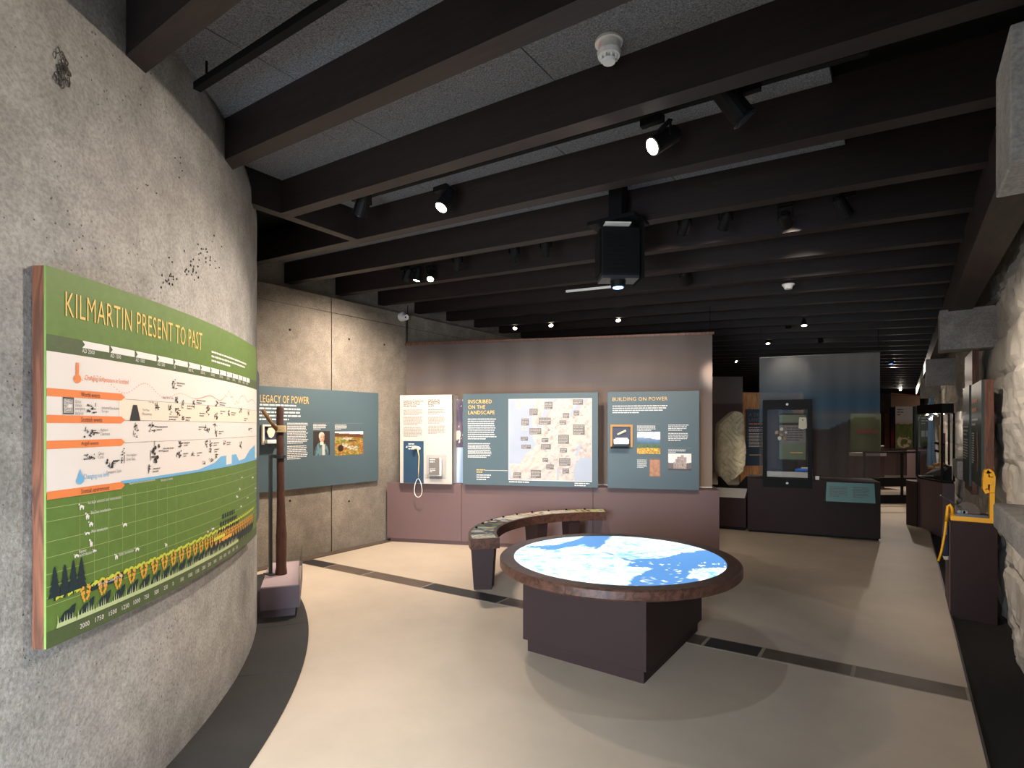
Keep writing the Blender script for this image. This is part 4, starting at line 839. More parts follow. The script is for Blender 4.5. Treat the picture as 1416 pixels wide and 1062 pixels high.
def landmap(a, b):
    n = fbm(a*5+3, b*5, 4, 61); n2 = fbm((a+b*.6)*14, (b-a*.8)*30, 3, 17); n3 = fbm(a*40+b*20, b*40, 2, 19)
    c = mixc(hexc('c6bab2'), hexc('b5a59d'), np.clip((n2-.45)*4, 0, 1)); c = mixc(c, hexc('8a7468'), np.clip((n3-.68)*4, 0, .6)*np.clip(.3+a, 0, 1)); c = mixc(c, hexc('d9d1b0'), np.clip((n-.55)*4, 0, .5))
    sea = a < .30-.16*np.clip((.62-b), 0, .4)/.4+.14*(n-.5)+.12*np.clip(b-.75, 0, 1)+.10*np.exp(-((b-.43)/.1)**2)-(b < .2)*.12*1
    sea |= (np.abs(a-(.36+.42*(b-.62))) < .022+.05*np.clip(b-.65, 0, .3)) & (b > .60); sea |= (np.abs((a-.86)-.85*(b-.93)) < .028) & (b > .80)
    sea |= ((a-.92)**2/.018+(b-.09)**2/.04+.3*(n-.5) < 1) | (np.abs(a-.6) < .014) & (b < .15) | (np.abs(a-.84-.35*(b-.37)) < .016) & (np.abs(b-.37) < .07)
    sea &= ~(((a-.12)**2/.0012+(b-.94)**2/.004 < 1) | ((a-.19)**2/.0012+(b-.64)**2/.0007 < 1) | ((a-.22)**2/.001+(b-.97)**2/.002 < 1))
    return np.where(sea[:, None], mixc(hexc('9fa8b8'), hexc('adb3c0'), n), c)
mp = PD.raster('map_print', m0[0], m0[1], m1[0], m1[1], 110, 108, landmap, d=.002)
labs = [(.055, .02, .15, .09), (.27, .025, .395, .125), (.155, .385, .27, .435), (.255, .80, .355, .88), (.44, .875, .535, .965), (.78, .925, .90, .99), (.155, .675, .245, .76), (.37, .685, .515, .77), (.66, .765, .735, .825), (.79, .795, .855, .855), (.62, .685, .70, .735), (.255, .565, .40, .64), (.78, .56, .92, .685), (.145, .485, .235, .535), (.405, .47, .485, .52), (.605, .45, .735, .56), (.395, .38, .515, .445), (.625, .345, .71, .395), (.415, .225, .48, .275), (.615, .185, .75, .275), (.46, .135, .55, .195), (.655, .09, .735, .15)]
mw, mh = m1[0]-m0[0], m1[1]-m0[1]
for (a_, b__, c_, d_) in labs:
    u0, v0, u1, v1 = m0[0]+a_*mw, m0[1]+b__*mh, m0[0]+c_*mw, m0[1]+d_*mh
    PD.rects('map_label', 'map_label', [(u0, v0, u1, v1)], d=.004, par=mp)
PD.lines('map_label_text', 'map_label_ink', [(m0[0]+(a_+.008)*mw, m0[1]+(b__+.004)*mh, m0[0]+(c_-.004)*mw, m0[1]+(d_-.006)*mh, max(2, int((d_-b__)/.018))) for a_, b__, c_, d_ in labs], d=.005, par=mp, seed=22)
q = lambda f, g: (m0[0]+f*mw, m0[1]+g*mh)
PD.poly('leader_line', 'map_label', [[q(.265, .415), q(.27, .412), q(.418, .262), q(.413, .265)]], d=.004, par=mp)
PD.poly('marker', 'ink', [[(q(.493, .62)[0]+.014*math.cos(k), q(.493, .62)[1]+.014*math.sin(k)) for k in np.linspace(0, 6.28, 9)[:-1]]], d=.004, par=mp); PD.poly('marker', 'panel_cream', [[(q(.493, .62)[0]+.007*math.cos(k), q(.493, .62)[1]+.007*math.sin(k)) for k in np.linspace(0, 6.28, 9)[:-1]]], d=.005, par=mp)
PD.lines('foot_text', 'white', [(m0[0], m0[1]-.045, m0[0]+mw*.6, m0[1]-.012, 1), (m0[0]+mw*.8, m0[1]-.07, m0[0]+mw*.99, m0[1]-.015, 2)], seed=15)
# power board
t, a, b = board('power_board', 'blue-grey board headed BUILDING ON POWER with photographs and a small niche', 'teal_grey', 840, 967, .83, 2.035)
PD = Print(t, DF)
PD.text('title_lettering', 'gold', [('BUILDING ON POWER', uvp(847, 0)[0], uvp(847, 554.6)[1], uvp(923, 0)[0], uvp(847, 549.6)[1])])
PD.lines('intro_text', 'white', [(uvp(847, 0)[0], uvp(847, 572)[1], uvp(923, 0)[0], uvp(847, 560)[1], 4)], seed=31)
PD.lines('body_text', 'white', [(uvp(924, 0)[0], uvp(924, 596)[1], uvp(953, 0)[0], uvp(924, 586.5)[1], 4), (uvp(924, 0)[0], uvp(924, 610)[1], uvp(953, 0)[0], uvp(924, 598)[1], 5)], seed=32)
PD.lines('photo_caption', 'white', [(uvp(881, 0)[0], uvp(881, 596)[1], uvp(908, 0)[0], uvp(881, 588)[1], 4), (uvp(881, 0)[0], uvp(881, 647)[1], uvp(895, 0)[0], uvp(881, 635)[1], 8), (uvp(924, 0)[0], uvp(924, 626)[1], uvp(950, 0)[0], uvp(924, 621)[1], 3)], seed=33)
PD.rects('caption_rule', 'grey_ink', [(uvp(x0, 0)[0], uvp(x0, y)[1], uvp(x1, 0)[0], uvp(x0, y)[1]+.004) for x0, x1, y in ((881, 912, 586.5), (881, 912, 633.5), (924, 956, 619.5))])
def glen(a, b):
    n = fbm(a*5, b*5, 4, 71); n2 = fbm(a*20, b*20, 3, 72); c = mixc(hexc('f0efee'), hexc('b8c4d0'), np.clip((n-.45)*4, 0, 1)); hill = b < .66+.12*(1-a)+.10*(fbm(a*4, a*0, 3, 5)-.5)
    c = np.where(hill[:, None], mixc(hexc('7490b4'), hexc('3a566e'), np.clip((.75-b)*3+.6*(n-.5), 0, 1)), c); low = b < .45; c = np.where(low[:, None], mixc(hexc('3d4f3a'), hexc('5f7a4a'), n2), c)
    near = b < .27+.06*(n-.5); return np.where(near[:, None], mixc(hexc('a87820'), hexc('eac04a'), np.clip((n2-.35)*3, 0, 1)), c)
def castle(a, b):
    n = fbm(a*16, b*16, 3, 81); c = np.tile(hexc('efe6e0'), (len(a), 1)); hill = b < .42+.25*np.clip(a-.8, 0, 1)+.12*np.clip(.25-a, 0, 1); c = put(c, hill, hexc('6d5f5c'))
    kp = (a > .38) & (a < .80) & (b > .08) & (b < .78+.03*n+(np.abs(a-.62) < .06)*.12); c = np.where(kp[:, None], mixc(hexc('c9b6ab'), hexc('8f7c74'), np.clip(n*1.2-.1+(a < .45)*.3, 0, 1)), c); c = put(c, ((a > .3) & (a < .4) & (b < .66) & (b > .1)) | ((a > .22) & (a < .3) & (b < .5) & (b > .1)), hexc('a5938a'))
    c = put(c, (np.abs(a-.63) < .012) & (np.abs(b-.3) < .05) | (np.abs(a-.6) < .012) & (np.abs(b-.55) < .03), hexc('3a302c')); return put(c, b < .1, hexc('453a36'))
def oldmap(a, b): n = fbm(a*6, b*9, 4, 91); return mixc(mixc(hexc('c79272'), hexc('9c6748'), n), hexc('6d4530'), ((a < .05) | (a > .95) | (b < .03) | (b > .97))*.5+np.clip((fbm(a*25, b*25, 2, 9)-.7)*3, 0, .5))
R = lambda x0, y0, x1, y1: (uvp(x0, y1)[0], uvp(x0, y1)[1], uvp(x1, y0)[0], uvp(x0, y0)[1])
PD.raster('glen_photo', *R(881, 597, 913, 627.5), 50, 48, glen); PD.raster('castle_photo', *R(924, 627, 956, 650), 50, 38, castle); PD.raster('manuscript_print', *R(898, 635, 913, 659), 26, 38, oldmap)
a, b = uvp(844, 618), uvp(875, 587)
class _L: pass
def niche2(par, u0, v0, u1, v1):
    fw = (u1-u0)*.1; yb = -.07; mk = lambda nm, m_, x0, x1, y0, y1, z0, z1, pr=par: MB().box(x0, x1, y0, y1, z0, z1).build(nm, m_, pr)
    b_ = mk('niche_back', 'indigo', u0+fw, u1-fw, yb-.006, yb-.001, v0+fw, v1-fw)
    for q in ((u0, u0+fw, v0, v1), (u1-fw, u1, v0, v1), (u0+fw, u1-fw, v1-fw, v1)): mk('niche_frame', 'tan', q[0], q[1], yb-.03, yb-.001, q[2], q[3])
    mk('niche_ledge', 'white', u0+fw*1.6, u1-fw*1.6, yb-.07, yb-.006, v0+fw*1.4, v0+fw*3.6); mk('niche_ledge', 'white', u0+fw*2.4, u1-fw*2.2, yb-.06, yb-.006, v0+fw*3.6, v0+fw*4.2); mk('black_tray', 'black', u0+fw*.3, u1-fw*1.5, yb-.09, yb-.006, v0-fw*.6, v0+fw*.2)  # ledges, and a black tray along the niche foot
    for x in (u0+fw*1.2, u1-fw*2.2): MB().tube([(x, yb-.09, v0-fw*.4), (x+.01, yb-.075, v0+fw*1.6)], .006, 6).build('clip', 'chrome', par)
    c_ = (u0+u1)/2; MB().tube([(c_-.05, yb-.03, (v0+v1)/2+.015), (c_+.055, yb-.04, (v0+v1)/2+.065)], [.012, .016], 10).build('quill', 'bone', b_); return b_
niche2(t, a[0], a[1], b[0], b[1])
# ================================================================== STONE, SCRIM AND TALL CASE
G = Frame(-2.78, 8.80, 0, 8)
t = thing('stone_plinth', 'low dark plinth with a sloped caption ledge carrying the carved stone', 'plinth', G, (.4, .3, 0))
MB().box(-.2, .82, .0, .75, .05, .5).build('body', 'plinth_dark', t); MB().box(-.18, .8, .03, .7, 0, .05).build('toe_kick', 'black', t); MB().box(-.2, .82, .14, .75, .5, .62).build('upper_step', 'plinth_dark', t)
MB().hexa([(.36, -.005, .5), (.80, -.005, .5), (.80, .14, .5), (.36, .14, .5)], [(.33, .10, .635), (.83, .10, .635), (.83, .14, .635), (.33, .14, .635)]).build('caption_ledge', 'white_panel', t)
p = at_w(1009, 672, 8.95); b0 = G.w((.52, .35, .62)); sc_ = lambda pts: pts
t = thing('carved_stone', 'tall weathered carved stone slab with interlace relief, standing on a dark plinth', 'carved stone', WORLD, (p[0], p[1], .62))
out = [(998, 671), (1005, 666), (1015, 661), (1026, 652), (1029, 640), (1030.5, 622), (1029, 612), (1027, 600), (1027.5, 588), (1026, 575), (1023, 571), (1016, 568), (1010, 571), (1000, 579), (992, 586), (991, 600), (990.5, 618), (990, 636), (991, 652), (994, 664)]
PT = [at_w(x, y, 8.95) for x, y in out]; right = np.array([CA, SA, 0]); fwd = np.array([-SA, CA, 0])
P2 = np.array([[(q-p)@right, q[2]] for q in PT]); NU, NV = 70, 150
from itertools import product
def inside(x, y, P):
    c = False; n = len(P); j = n-1
    for i in range(n):
        if (P[i][1] > y) != (P[j][1] > y) and x < (P[j][0]-P[i][0])*(y-P[i][1])/(P[j][1]-P[i][1])+P[i][0]: c = not c
        j = i
    return c
zmin, zmax = P2[:, 1].min(), P2[:, 1].max(); V_ = []; idx = {}
rows_ = []
for j in range(NV+1):                             # row-wise: fit each row between left and right outline
    z = zmin+(zmax-zmin)*(.002+.996*j/NV); xs_ = []
    for i in range(len(P2)):
        a, b = P2[i], P2[(i+1) % len(P2)]
        if (a[1]-z)*(b[1]-z) <= 0 and abs(a[1]-b[1]) > 1e-6: xs_.append(a[0]+(b[0]-a[0])*(z-a[1])/(b[1]-a[1]))
    rows_.append((z, min(xs_), max(xs_)))
mb = MB()
for j, (z, xa, xb) in enumerate(rows_):
    for i in range(NU+1):
        s_ = i/NU; x = xa+(xb-xa)*s_; e = min(s_, 1-s_, j/NV*2, (1-j/NV)*2)
        knot = .5+.5*math.sin(x*34+3*math.sin(z*13))*math.sin(z*31+2.2*math.sin(x*19)); rel = .021*(knot > .52)*min(1, e*9)+.02*(float(fbm(x*9+4, z*9, 3, 40))-.5)
        dpt = -.09-rel+.05*max(0, 1-e*16)**2; mb.v.append(tuple(p*[1, 1, 0]+right*x+fwd*dpt+[0, 0, z]))
mb.f = [(j*(NU+1)+i, j*(NU+1)+i+1, (j+1)*(NU+1)+i+1, (j+1)*(NU+1)+i) for j in range(NV) for i in range(NU)]
n1 = len(mb.v)
for j, (z, xa, xb) in enumerate(rows_):
    for x in (xa, xb): mb.v.append(tuple(p*[1, 1, 0]+right*x*.96+fwd*.09+[0, 0, z]))
for j in range(NV):
    a, b, c, d = n1+2*j, n1+2*j+1, n1+2*j+2, n1+2*j+3; L0, R0, L1, R1 = j*(NU+1), j*(NU+1)+NU, (j+1)*(NU+1), (j+1)*(NU+1)+NU
    mb.f += [(b, a, c, d), (a, L0, L1, c), (R0, b, d, R1)]
mb.f += [tuple(range(NU, -1, -1))+(n1, n1+1), tuple(NV*(NU+1)+i for i in range(NU+1))+(n1+2*NV+1, n1+2*NV)]
mb.build('slab', 'stone', t, smooth=False)
cs = Frame(p[0], p[1], 0, math.degrees(YAW)); t = thing('stone_cradle', 'dark steel cradle gripping the foot of the carved stone', 'cradle', cs, (0, 0, .62))
for q in (-1, 1): MB().hexa([(q*.05, -.16, .62), (q*.24, -.16, .62), (q*.24, -.13, .62), (q*.05, -.13, .62)][::q], [(q*.21, -.16, .80), (q*.24, -.16, .80), (q*.24, -.13, .80), (q*.21, -.13, .80)][::q]).build('cheek', 'black', t)
MB().box(-.25, .25, -.17, .14, .62, .635).build('foot_plate', 'black', t)
# dark banner behind the stone
t = thing('banner', 'dark plum and grey banner hanging behind the carved stone', 'banner', WORLD, tuple(at_w(1005, 655, 10.4)*[1, 1, 0]+[0, 0, .75]))
def pl(px0, px1, wd, z0, z1): a, b = at_w(px0, 590, wd), at_w(px1, 590, wd); return lambda s_, v: (a[0]+(b[0]-a[0])*s_, a[1]+(b[1]-a[1])*s_, z0+(z1-z0)*v)
raster('fabric', 'scrim_main', t, pl(950, 1027, 10.4, .75, 2.56), 30, 40, lambda a, b: np.where((b > .72)[:, None], mixc(hexc('837a7c'), hexc('6f686c'), a), mixc(hexc('4a3f46'), hexc('5d4f54'), fbm(a*4, b*9, 4, 3))))
f_ = pl(950, 1027, 10.4, .75, 2.56); q0, q1 = np.array(f_(0, 1)), np.array(f_(1, 1)); MB().obox(q0, q1-q0, np.linalg.norm(q1-q0), .02, .02).build('top_rail', 'black', t)
for q in (q0, q1): MB().tube([q, (q[0], q[1], jz(q[0])+.1)], .004, 5).build('hanger', 'black', t)
# timber screen with the blue board
W3 = Frame(*at_w(1024, 590, 10.7)[:2], 0, math.degrees(YAW)+4); wd3 = .0
t = thing('timber_screen', 'warm timber screen standing behind the carved stone', 'screen', W3, (.6, .05, 0))
for k in range(8): MB().box(k*.16+.002, k*.16+.158, 0, .05, 0.0, 2.27).build('plank', 'oak', t)
t = thing('text_board', 'deep blue board headed A DEFENDED LANDSCAPE on the timber screen', 'display panel', W3, (.5, -.03, .85))
u0 = W3.uv(1032, 600, -.03)[0]; MB().box(u0, u0+.95, -.03, 0, .84, 1.94).build('backing_board', 'navy', t)
PD = Print(t, lambda u, v, d: (u, -.03-d, v)); PD.text('title_lettering', 'grey_ink', [('A DEFENDED', u0+.05, 1.80, u0+.62, 1.87), ('LANDSCAPE', u0+.05, 1.70, u0+.55, 1.77)])
PD.lines('intro_text', 'orange', [(u0+.05, 1.63, u0+.5, 1.68, 1)], seed=1); PD.lines('body_text', 'white', [(u0+.05, 1.5, u0+.6, 1.6, 3), (u0+.05, 1.2, u0+.6, 1.48, 10)], seed=2); PD.rects('scale_bar', 'gold', [(u0+.06, 1.04, u0+.3, 1.055)])
# case plinth
K = Frame(-1.94, 8.88, 0, 11.5)
t = thing('case_plinth', 'long near-black plinth carrying the tall glazed case and a teal caption plate', 'plinth', K, (.85, .3, 0))
MB().box(0, 1.71, 0, .7, .03, .82).build('body', 'plinth_dark', t, bevel=.003); MB().box(.02, 1.69, .02, .68, 0, .03).build('toe_kick', 'black', t)
cx0, cx1 = K.uv(1055, 600, -.03)[0], K.uv(1123, 600, -.03)[0]; cz0, cz1 = .70, 2.0; cy0, cy1 = -.03, .36
t = thing('display_case', 'tall black-framed glazed case with small finds, standing on the near-black plinth', 'display case', K, ((cx0+cx1)/2, .1, .82))
ww = .055; B = lambda nm, m_, *b, par=t: MB().box(*b).build(nm, m_, par)
B('frame_rail', 'black', cx0, cx1, cy0, -.004, cz0, .82); B('frame_rail', 'black', cx0, cx1, cy0, cy1, cz1-.14, cz1); B('base_tray', 'black', cx0, cx1, -.004, cy1, .82, .85)
B('frame_stile', 'black', cx0, cx0+ww, cy0, 0.0, .82, cz1-.14); B('frame_stile', 'black', cx1-ww, cx1, cy0, 0.0, .82, cz1-.14)
B('corner_post', 'black', cx0, cx0+.02, cy1-.02, cy1, .85, cz1-.14); B('corner_post', 'black', cx1-.02, cx1, cy1-.02, cy1, .85, cz1-.14)
B('glass_pane', 'glass', cx0+ww, cx1-ww, -.012, -.006, .82, cz1-.14); B('glass_pane', 'glass', cx1-.008, cx1-.002, 0.0, cy1-.02, .85, cz1-.14); B('glass_pane', 'glass', cx0+.002, cx0+.008, 0.0, cy1-.02, .85, cz1-.14)
B('back_panel', 'plinth_dark', cx0+.02, cx0+.22, cy1-.012, cy1-.004, .85, cz1-.14); B('front_sill', 'white_panel', cx0+ww, cx1-ww, .0, .04, .85, .93)
for z in (cz1-.07, .765): q = K.w(((cx0+cx1)/2, cy0, z)); MB().tube([((cx0+cx1)/2, cy0, z), ((cx0+cx1)/2, cy0-.006, z)], .018, 14).build('lock', 'chrome', t)
t = thing('graphic_plate', 'grey and green printed plate standing inside the glazed case', 'plate', K, (.6, .26, .85))
gx0, gx1 = cx0+.23, cx1-.06; MB().box(gx0, gx1, .25, .26, .85, 1.8).build('sheet', 'plinth_dark', t); PD = Print(t, lambda u, v, d: (u, .25-d, v)); PD.rects('field', 'map_label', [(gx0, 1.35, gx1, 1.62)]); PD.rects('field', 'green_band', [(gx0, 1.1, gx1, 1.35), (gx0, 1.66, gx1, 1.78)]); PD.rects('rule', 'wheat', [(gx0+.15, 1.2, gx1-.04, 1.212)], d=.003); PD.lines('caption_text', 'ink', [(gx0+.1, 1.38, gx1-.02, 1.6, 6)], d=.003, seed=6)
for k, (px, py, r) in enumerate([(1074, 598, .03), (1081, 593.5, .03), (1081, 601, .022), (1078, 606, .03), (1085, 606, .02), (1087, 598, .018)]):
    u, v = K.uv(px, py, .12); th = thing('stone_find', 'small pale worked stone, %s in the glazed case' % ['leftmost of the cluster', 'topmost of the cluster', 'in the middle of the cluster', 'lowest left of the cluster', 'lowest right of the cluster', 'right end of the cluster'][k], 'stone', K, (u, .12, v), 'worked stones in the case')
    mb = MB(); n = 9; ring = [(u+r*(.7+.3*vnoise(i*1.7, k*3.1))*math.cos(2*math.pi*i/n), v+r*(.8+.3*vnoise(i*2.3, k*5.1))*math.sin(2*math.pi*i/n)) for i in range(n)]
    mb.add([(a, .115, b) for a, b in ring]+[(a, .128, b) for a, b in ring]+[(u, .105, v)], [(i, (i+1) % n, 2*n) for i in range(n)]+[(i, n+i, n+(i+1) % n, (i+1) % n) for i in range(n)]+[tuple(range(2*n-1, n-1, -1))]); mb.build('flake', 'tan' if k % 2 == 0 else 'bone', th)
    MB().tube([(u, .128, v), (u, .25, v)], .003, 5).build('pin', 'steel', th)
u, v = K.uv(1110, 585, .1); th = thing('bone_plaque', 'pale perforated bone plaque at the top right of the glazed case', 'plaque', K, (u, .1, v))
MB().add([(u+x*.055, y_, v+z*.085) for y_ in (.095, .107) for x, z in [(-.8, 1), (.8, 1), (.9, .6), (1, -.9), (0, -1.1), (-1, -.9), (-.9, .6)]], [tuple(range(6, -1, -1)), tuple(range(7, 14))]+[(i, (i+1) % 7, 7+(i+1) % 7, 7+i) for i in range(7)]).build('plate', 'bone', th)
MB().tube([(u, .0945, v+.045), (u, .094, v+.045)], .01, 10).build('hole', 'black', th); MB().tube([(u, .107, v), (u, .25, v)], .003, 5).build('pin', 'steel', th)
th = thing('find_tray', 'black stepped tray low in the glazed case', 'tray', K, (.55, .15, .85)); MB().box(cx0+.12, cx1-.12, .06, .24, .85, .95).build('step', 'black', th); MB().box(cx0+.2, cx1-.2, .12, .24, .95, 1.1).build('step', 'black', th)
u, v = K.uv(1113, 651.5, .05); th = thing('blue_cushion', 'bright blue cushion strip with a pale find low in the glazed case', 'cushion', K, (u, .05, .93)); MB().tube([(u-.13, .03, .955), (u-.06, .03, .965), (u+.05, .03, .965), (u+.10, .03, .955)], [.02, .028, .028, .018], 10).build('cushion', 'bright_blue', th, smooth=True); MB().tube([(u-.05, .025, .99), (u+.04, .025, .99)], [.012, .014], 8).build('find', 'bone', th)
# caption plate
a, b = K.uv(1142, 668, -.02), K.uv(1209, 668, -.02); t = thing('caption_plate', 'sloping teal caption plate on the near-black plinth', 'caption plate', K, ((a[0]+b[0])/2, -.03, .55))
MB().hexa([(a[0]-.01, -.11, .535), (b[0], -.11, .535), (b[0], 0, .535), (a[0]-.01, 0, .535)], [(a[0]+.01, -.02, .80), (b[0], -.02, .80), (b[0], 0, .80), (a[0]+.01, 0, .80)]).build('wedge', 'teal_plate', t)
PD = Print(t, lambda u, v, d: (u, -.11+(v-.535)/.265*.09-d, v)); PD.lines('caption_text', 'map_label', [(a[0]+.04, .60, a[0]+.27, .75, 7), (a[0]+.33, .60, b[0]-.06, .75, 7)], d=.003, seed=3)
u, v = K.uv(1130, 660, .1); t = thing('price_tag', 'tiny white tag on the plinth beside the glazed case', 'tag', K, (u, .08, .82)); MB().box(u-.025, u+.025, .08, .083, .82, .875).build('card', 'white', t); MB().box(u-.02, u+.02, .07, .1, .82, .824).build('foot', 'white', t)
# grey-blue scrim behind the case
b0, b1 = K.uv(1050, 600, .45)[0], K.uv(1217, 600, .45)[0]; t = thing('banner', 'tall grey-blue translucent scrim with a misty hill view behind the glazed case', 'banner', K, ((b0+b1)/2, .45, .82))
def hills(a, b):
    n = fbm(a*4, b*3, 4, 55); c = mixc(hexc('5a6a78'), hexc('8f9092'), np.clip((b-.62)*3, 0, 1)); c = mixc(c, hexc('3f6684'), np.exp(-((b-.6)/.1)**2)*.9); c = mixc(c, hexc('8b7a70'), np.exp(-((b-.5)/.04)**2)*.5*np.clip(a*1.5, 0, 1))
    c = np.where((b < .44+.05*np.sin(a*9)+.05*(n-.5))[:, None], mixc(hexc('3a322e'), hexc('54473f'), np.clip(1-b*2.4+.4*(n-.5), 0, 1)), c); return c
raster('fabric', 'scrim_clear', t, lambda a, b: (b0+(b1-b0)*a, .45+.004*math.sin(a*40), .83+1.86*b), 70, 50, hills)
MB().box(b0, b1, .44, .46, 2.685, 2.70).build('top_rail', 'steel', t)
for x in (b0+.02, b1-.02): q = K.w((x, .45, 0)); MB().tube([(x, .45, 2.7), (x, .45, jz(q[0])+.1)], .004, 5).build('hanger', 'black', t)
# ================================================================== FAR END
def facing(px, wd, deg=0): q = at_w(px, 590, wd); return Frame(q[0], q[1], 0, math.degrees(YAW)+deg)
f1 = facing(1217, 11.4); x1 = f1.uv(1272, 600)[0]
t = thing('balustrade', 'black balustrade with a slim handrail across the far gallery', 'railing', f1, (.3, 0, 0))
for nm, z0, z1, d in (('handrail', 1.05, 1.085, .04), ('mid_beam', .36, .54, .05), ('bottom_beam', 0, .18, .05)): MB().box(-.35, x1, -d/2, d/2, z0, z1).build(nm, 'black', t)
for x in (-.33, .455, x1-.03): MB().box(x-.018, x+.018, -.02, .02, 0, 1.05).build('post', 'black', t)
f2 = facing(1239, 18.0); y2 = 0
t = thing('far_plinth', 'distant mauve plinth under the far picture boards', 'plinth', f2, (0, .3, 0))
MB().prism([(-1.4, .5), (0, 0), (.92, .12), (.92, 1), (-1.4, 1)], .0, .95).build('body', 'plinth', t)
LEGS = []
def farboard(name, label, px0, px1, y0, y1, wd, m_, fn=None, deg=0):
    f = facing(px0, wd, deg); LEGS.append(1); u1 = f.uv(px1, 600)[0]; za, zb = CAMH+(CY-y1)/FPX*wd, CAMH+(CY-y0)/FPX*wd
    t_ = thing(name, label, 'display panel', f, (u1/2, 0, za)); MB().box(0, u1, 0, .05, za, zb).build('backing_board', m_, t_)
    P_ = Print(t_, lambda u, v, d: (u, -d, v))
    if fn: P_.raster('picture_print', 0, za, u1, zb, 30, 60, fn, d=.003)
    return t_, P_, u1, za, zb
def meadow(a, b):
    n = fbm(a*9, b*18, 4, 66); c = mixc(hexc('dcdcde'), hexc('efe9ea'), b); c = mixc(c, hexc('d8b8b4'), np.exp(-((b-.58)/.07)**2)*.8); c = np.where((b < .56+.05*n)[:, None], mixc(hexc('59692f'), hexc('98a362'), n), c)
    ring_ = np.abs(np.sqrt((a-.5)**2/.09+(b-.16)**2/.012)-1) < .35; return put(c, ring_ & (n > .4), hexc('f0d2b8'))
t_, P_, u1, za, zb = farboard('picture_board', 'distant bright board with a pale sky and green meadow picture', 1238, 1262, 562, 620, 17.6, 'black', meadow)
P_.lines('title_text', 'grey_ink', [(u1*.1, zb-.3, u1*.45, zb-.06, 3)], d=.005)
farboard('slim_board', 'distant slim dark red and indigo board left of the meadow picture', 1232, 1238, 563, 620, 17.7, 'black', lambda a, b: mixc(hexc('23202e'), hexc('8a2a2a'), np.exp(-((b-.25)/.25)**2)))
farboard('slim_board', 'distant slim blue-grey board right of the meadow picture', 1264, 1269, 562, 620, 17.6, 'teal_grey')
farboard('slim_board', 'distant slim timber and black upright left of the red board', 1224, 1232, 572, 620, 17.8, 'walnut')
t = thing('banner', 'distant rosy banner above the meadow picture', 'banner', f2, (.3, .4, 2.3)); ra = f2.uv(1232, 560, .4)[0]; rb = f2.uv(1272, 560, .4)[0]
raster('fabric', 'print', t, lambda a, b: (ra+(rb-ra)*a, .4, 2.2+.55*b-.1*a*b), 16, 10, lambda a, b: mixc(hexc('a5826e'), hexc('b98a70'), fbm(a*3, b*3, 3, 2))); MB().box(ra, rb, .39, .41, 2.64, 2.66).build('top_rail', 'red', t)
t_, P_, u1, za, zb = farboard('green_board', 'distant lit lime-green board seen through the grey-blue scrim', 1176, 1218, 572, 640, 14.5, 'leaf_green')
for k in range(3): q = u1*(.3+.25*k); P_.poly('oval_print', 'red', [[(q+.09*math.cos(a), 1.47+.07*math.sin(a)) for a in np.linspace(0, 6.28, 13)[:-1]]], d=.004)
fg = facing(1176, 14.2); t = thing('far_shelf', 'pale lit shelf under the lime-green board', 'shelf', fg, (.4, 0, 0)); MB().box(0, .8, -.2, .1, .85, .93).build('top', 'white', t); MB().box(.02, .78, -.15, .1, 0, .85).build('body', 'plinth', t)
t_, P_, u1, za, zb = farboard('dark_screen', 'dark screen standing behind the grey-blue scrim', 1125, 1174, 556, 686.9, 12.5, 'plinth_dark')
t_, P_, u1, za, zb = farboard('green_board', 'green and white board glimpsed through the right-hand glazed case', 1272, 1292, 568, 617, 13.6, 'leaf_green'); P_.rects('white_field', 'white', [(u1*.08, 1.35, u1*.35, 1.5), (u1*.4, 1.35, u1*.8, 1.5)], d=.004); P_.lines('board_text', 'white', [(u1*.1, 1.65, u1*.7, 1.85, 3)], d=.004)
fb = facing(1286, 13.0); t = thing('hanging_cloth', 'pale blue cloth hanging behind the right-hand glazed case', 'banner', fb, (.05, 0, .45)); za = CAMH+(CY-645)/FPX*13.0; zb = CAMH+(CY-545)/FPX*13.0
mb = MB(); n = 10
for j in range(9):
    f_ = j/8; hw = .05+.09*(1-f_)**1.5
    for i in range(n+1): s_ = i/n*2-1; mb.v.append((.04+hw*s_, .03*math.sin(s_*7+j*.3), za+(zb-za)*f_))
mb.f = [(j*(n+1)+i, j*(n+1)+i+1, (j+1)*(n+1)+i+1, (j+1)*(n+1)+i) for j in range(8) for i in range(n)]; mb.build('cloth', 'pale_blue', t, smooth=True)
MB().tube([(.04, 0, zb), (.04, 0, 3.2)], .005, 5).build('cord', 'steel', t)
t = thing('far_plinth', 'distant mauve plinth glimpsed through the right-hand glazed case', 'plinth', facing(1270, 13.8), (.2, .2, 0)); MB().box(0, .42, 0, .4, 0, 1.0).build('body', 'plinth', t)
# ================================================================== RIGHT-HAND GLAZED CASE
pa, pb_ = np.array([.14, 10.95]), np.array([.46, 10.2]); 
t = thing('angled_plinth', 'angled mauve plinth under the glazed case by the rubble wall', 'plinth', WORLD, (.4, 10.6, 0))
MB().prism([(.17, 10.95), (.46, 10.2), (.6, 10.2), (.6, 11.3), (.17, 11.3)], -.03, .77).build('body', 'plinth', t); MB().prism([(.03, 11.05), (.17, 10.85), (.2, 11.3), (.03, 11.3)], 0, .72).build('step_block', 'plinth_dark', t)
q = [(.17, 10.96), (.455, 10.22), (.59, 10.22), (.59, 11.28), (.17, 11.28)]; t = thing('corner_case', 'black-framed glazed case of tools by the rubble wall', 'display case', WORLD, (.4, 10.6, .77))
MB().prism(q, .77, .80).build('base_tray', 'black', t); MB().prism(q, 1.80, 1.94).build('head_box', 'black', t)
for x, y in q: MB().box(x-.014, x+.014, y-.014, y+.014, .80, 1.80).build('corner_post', 'black', t)
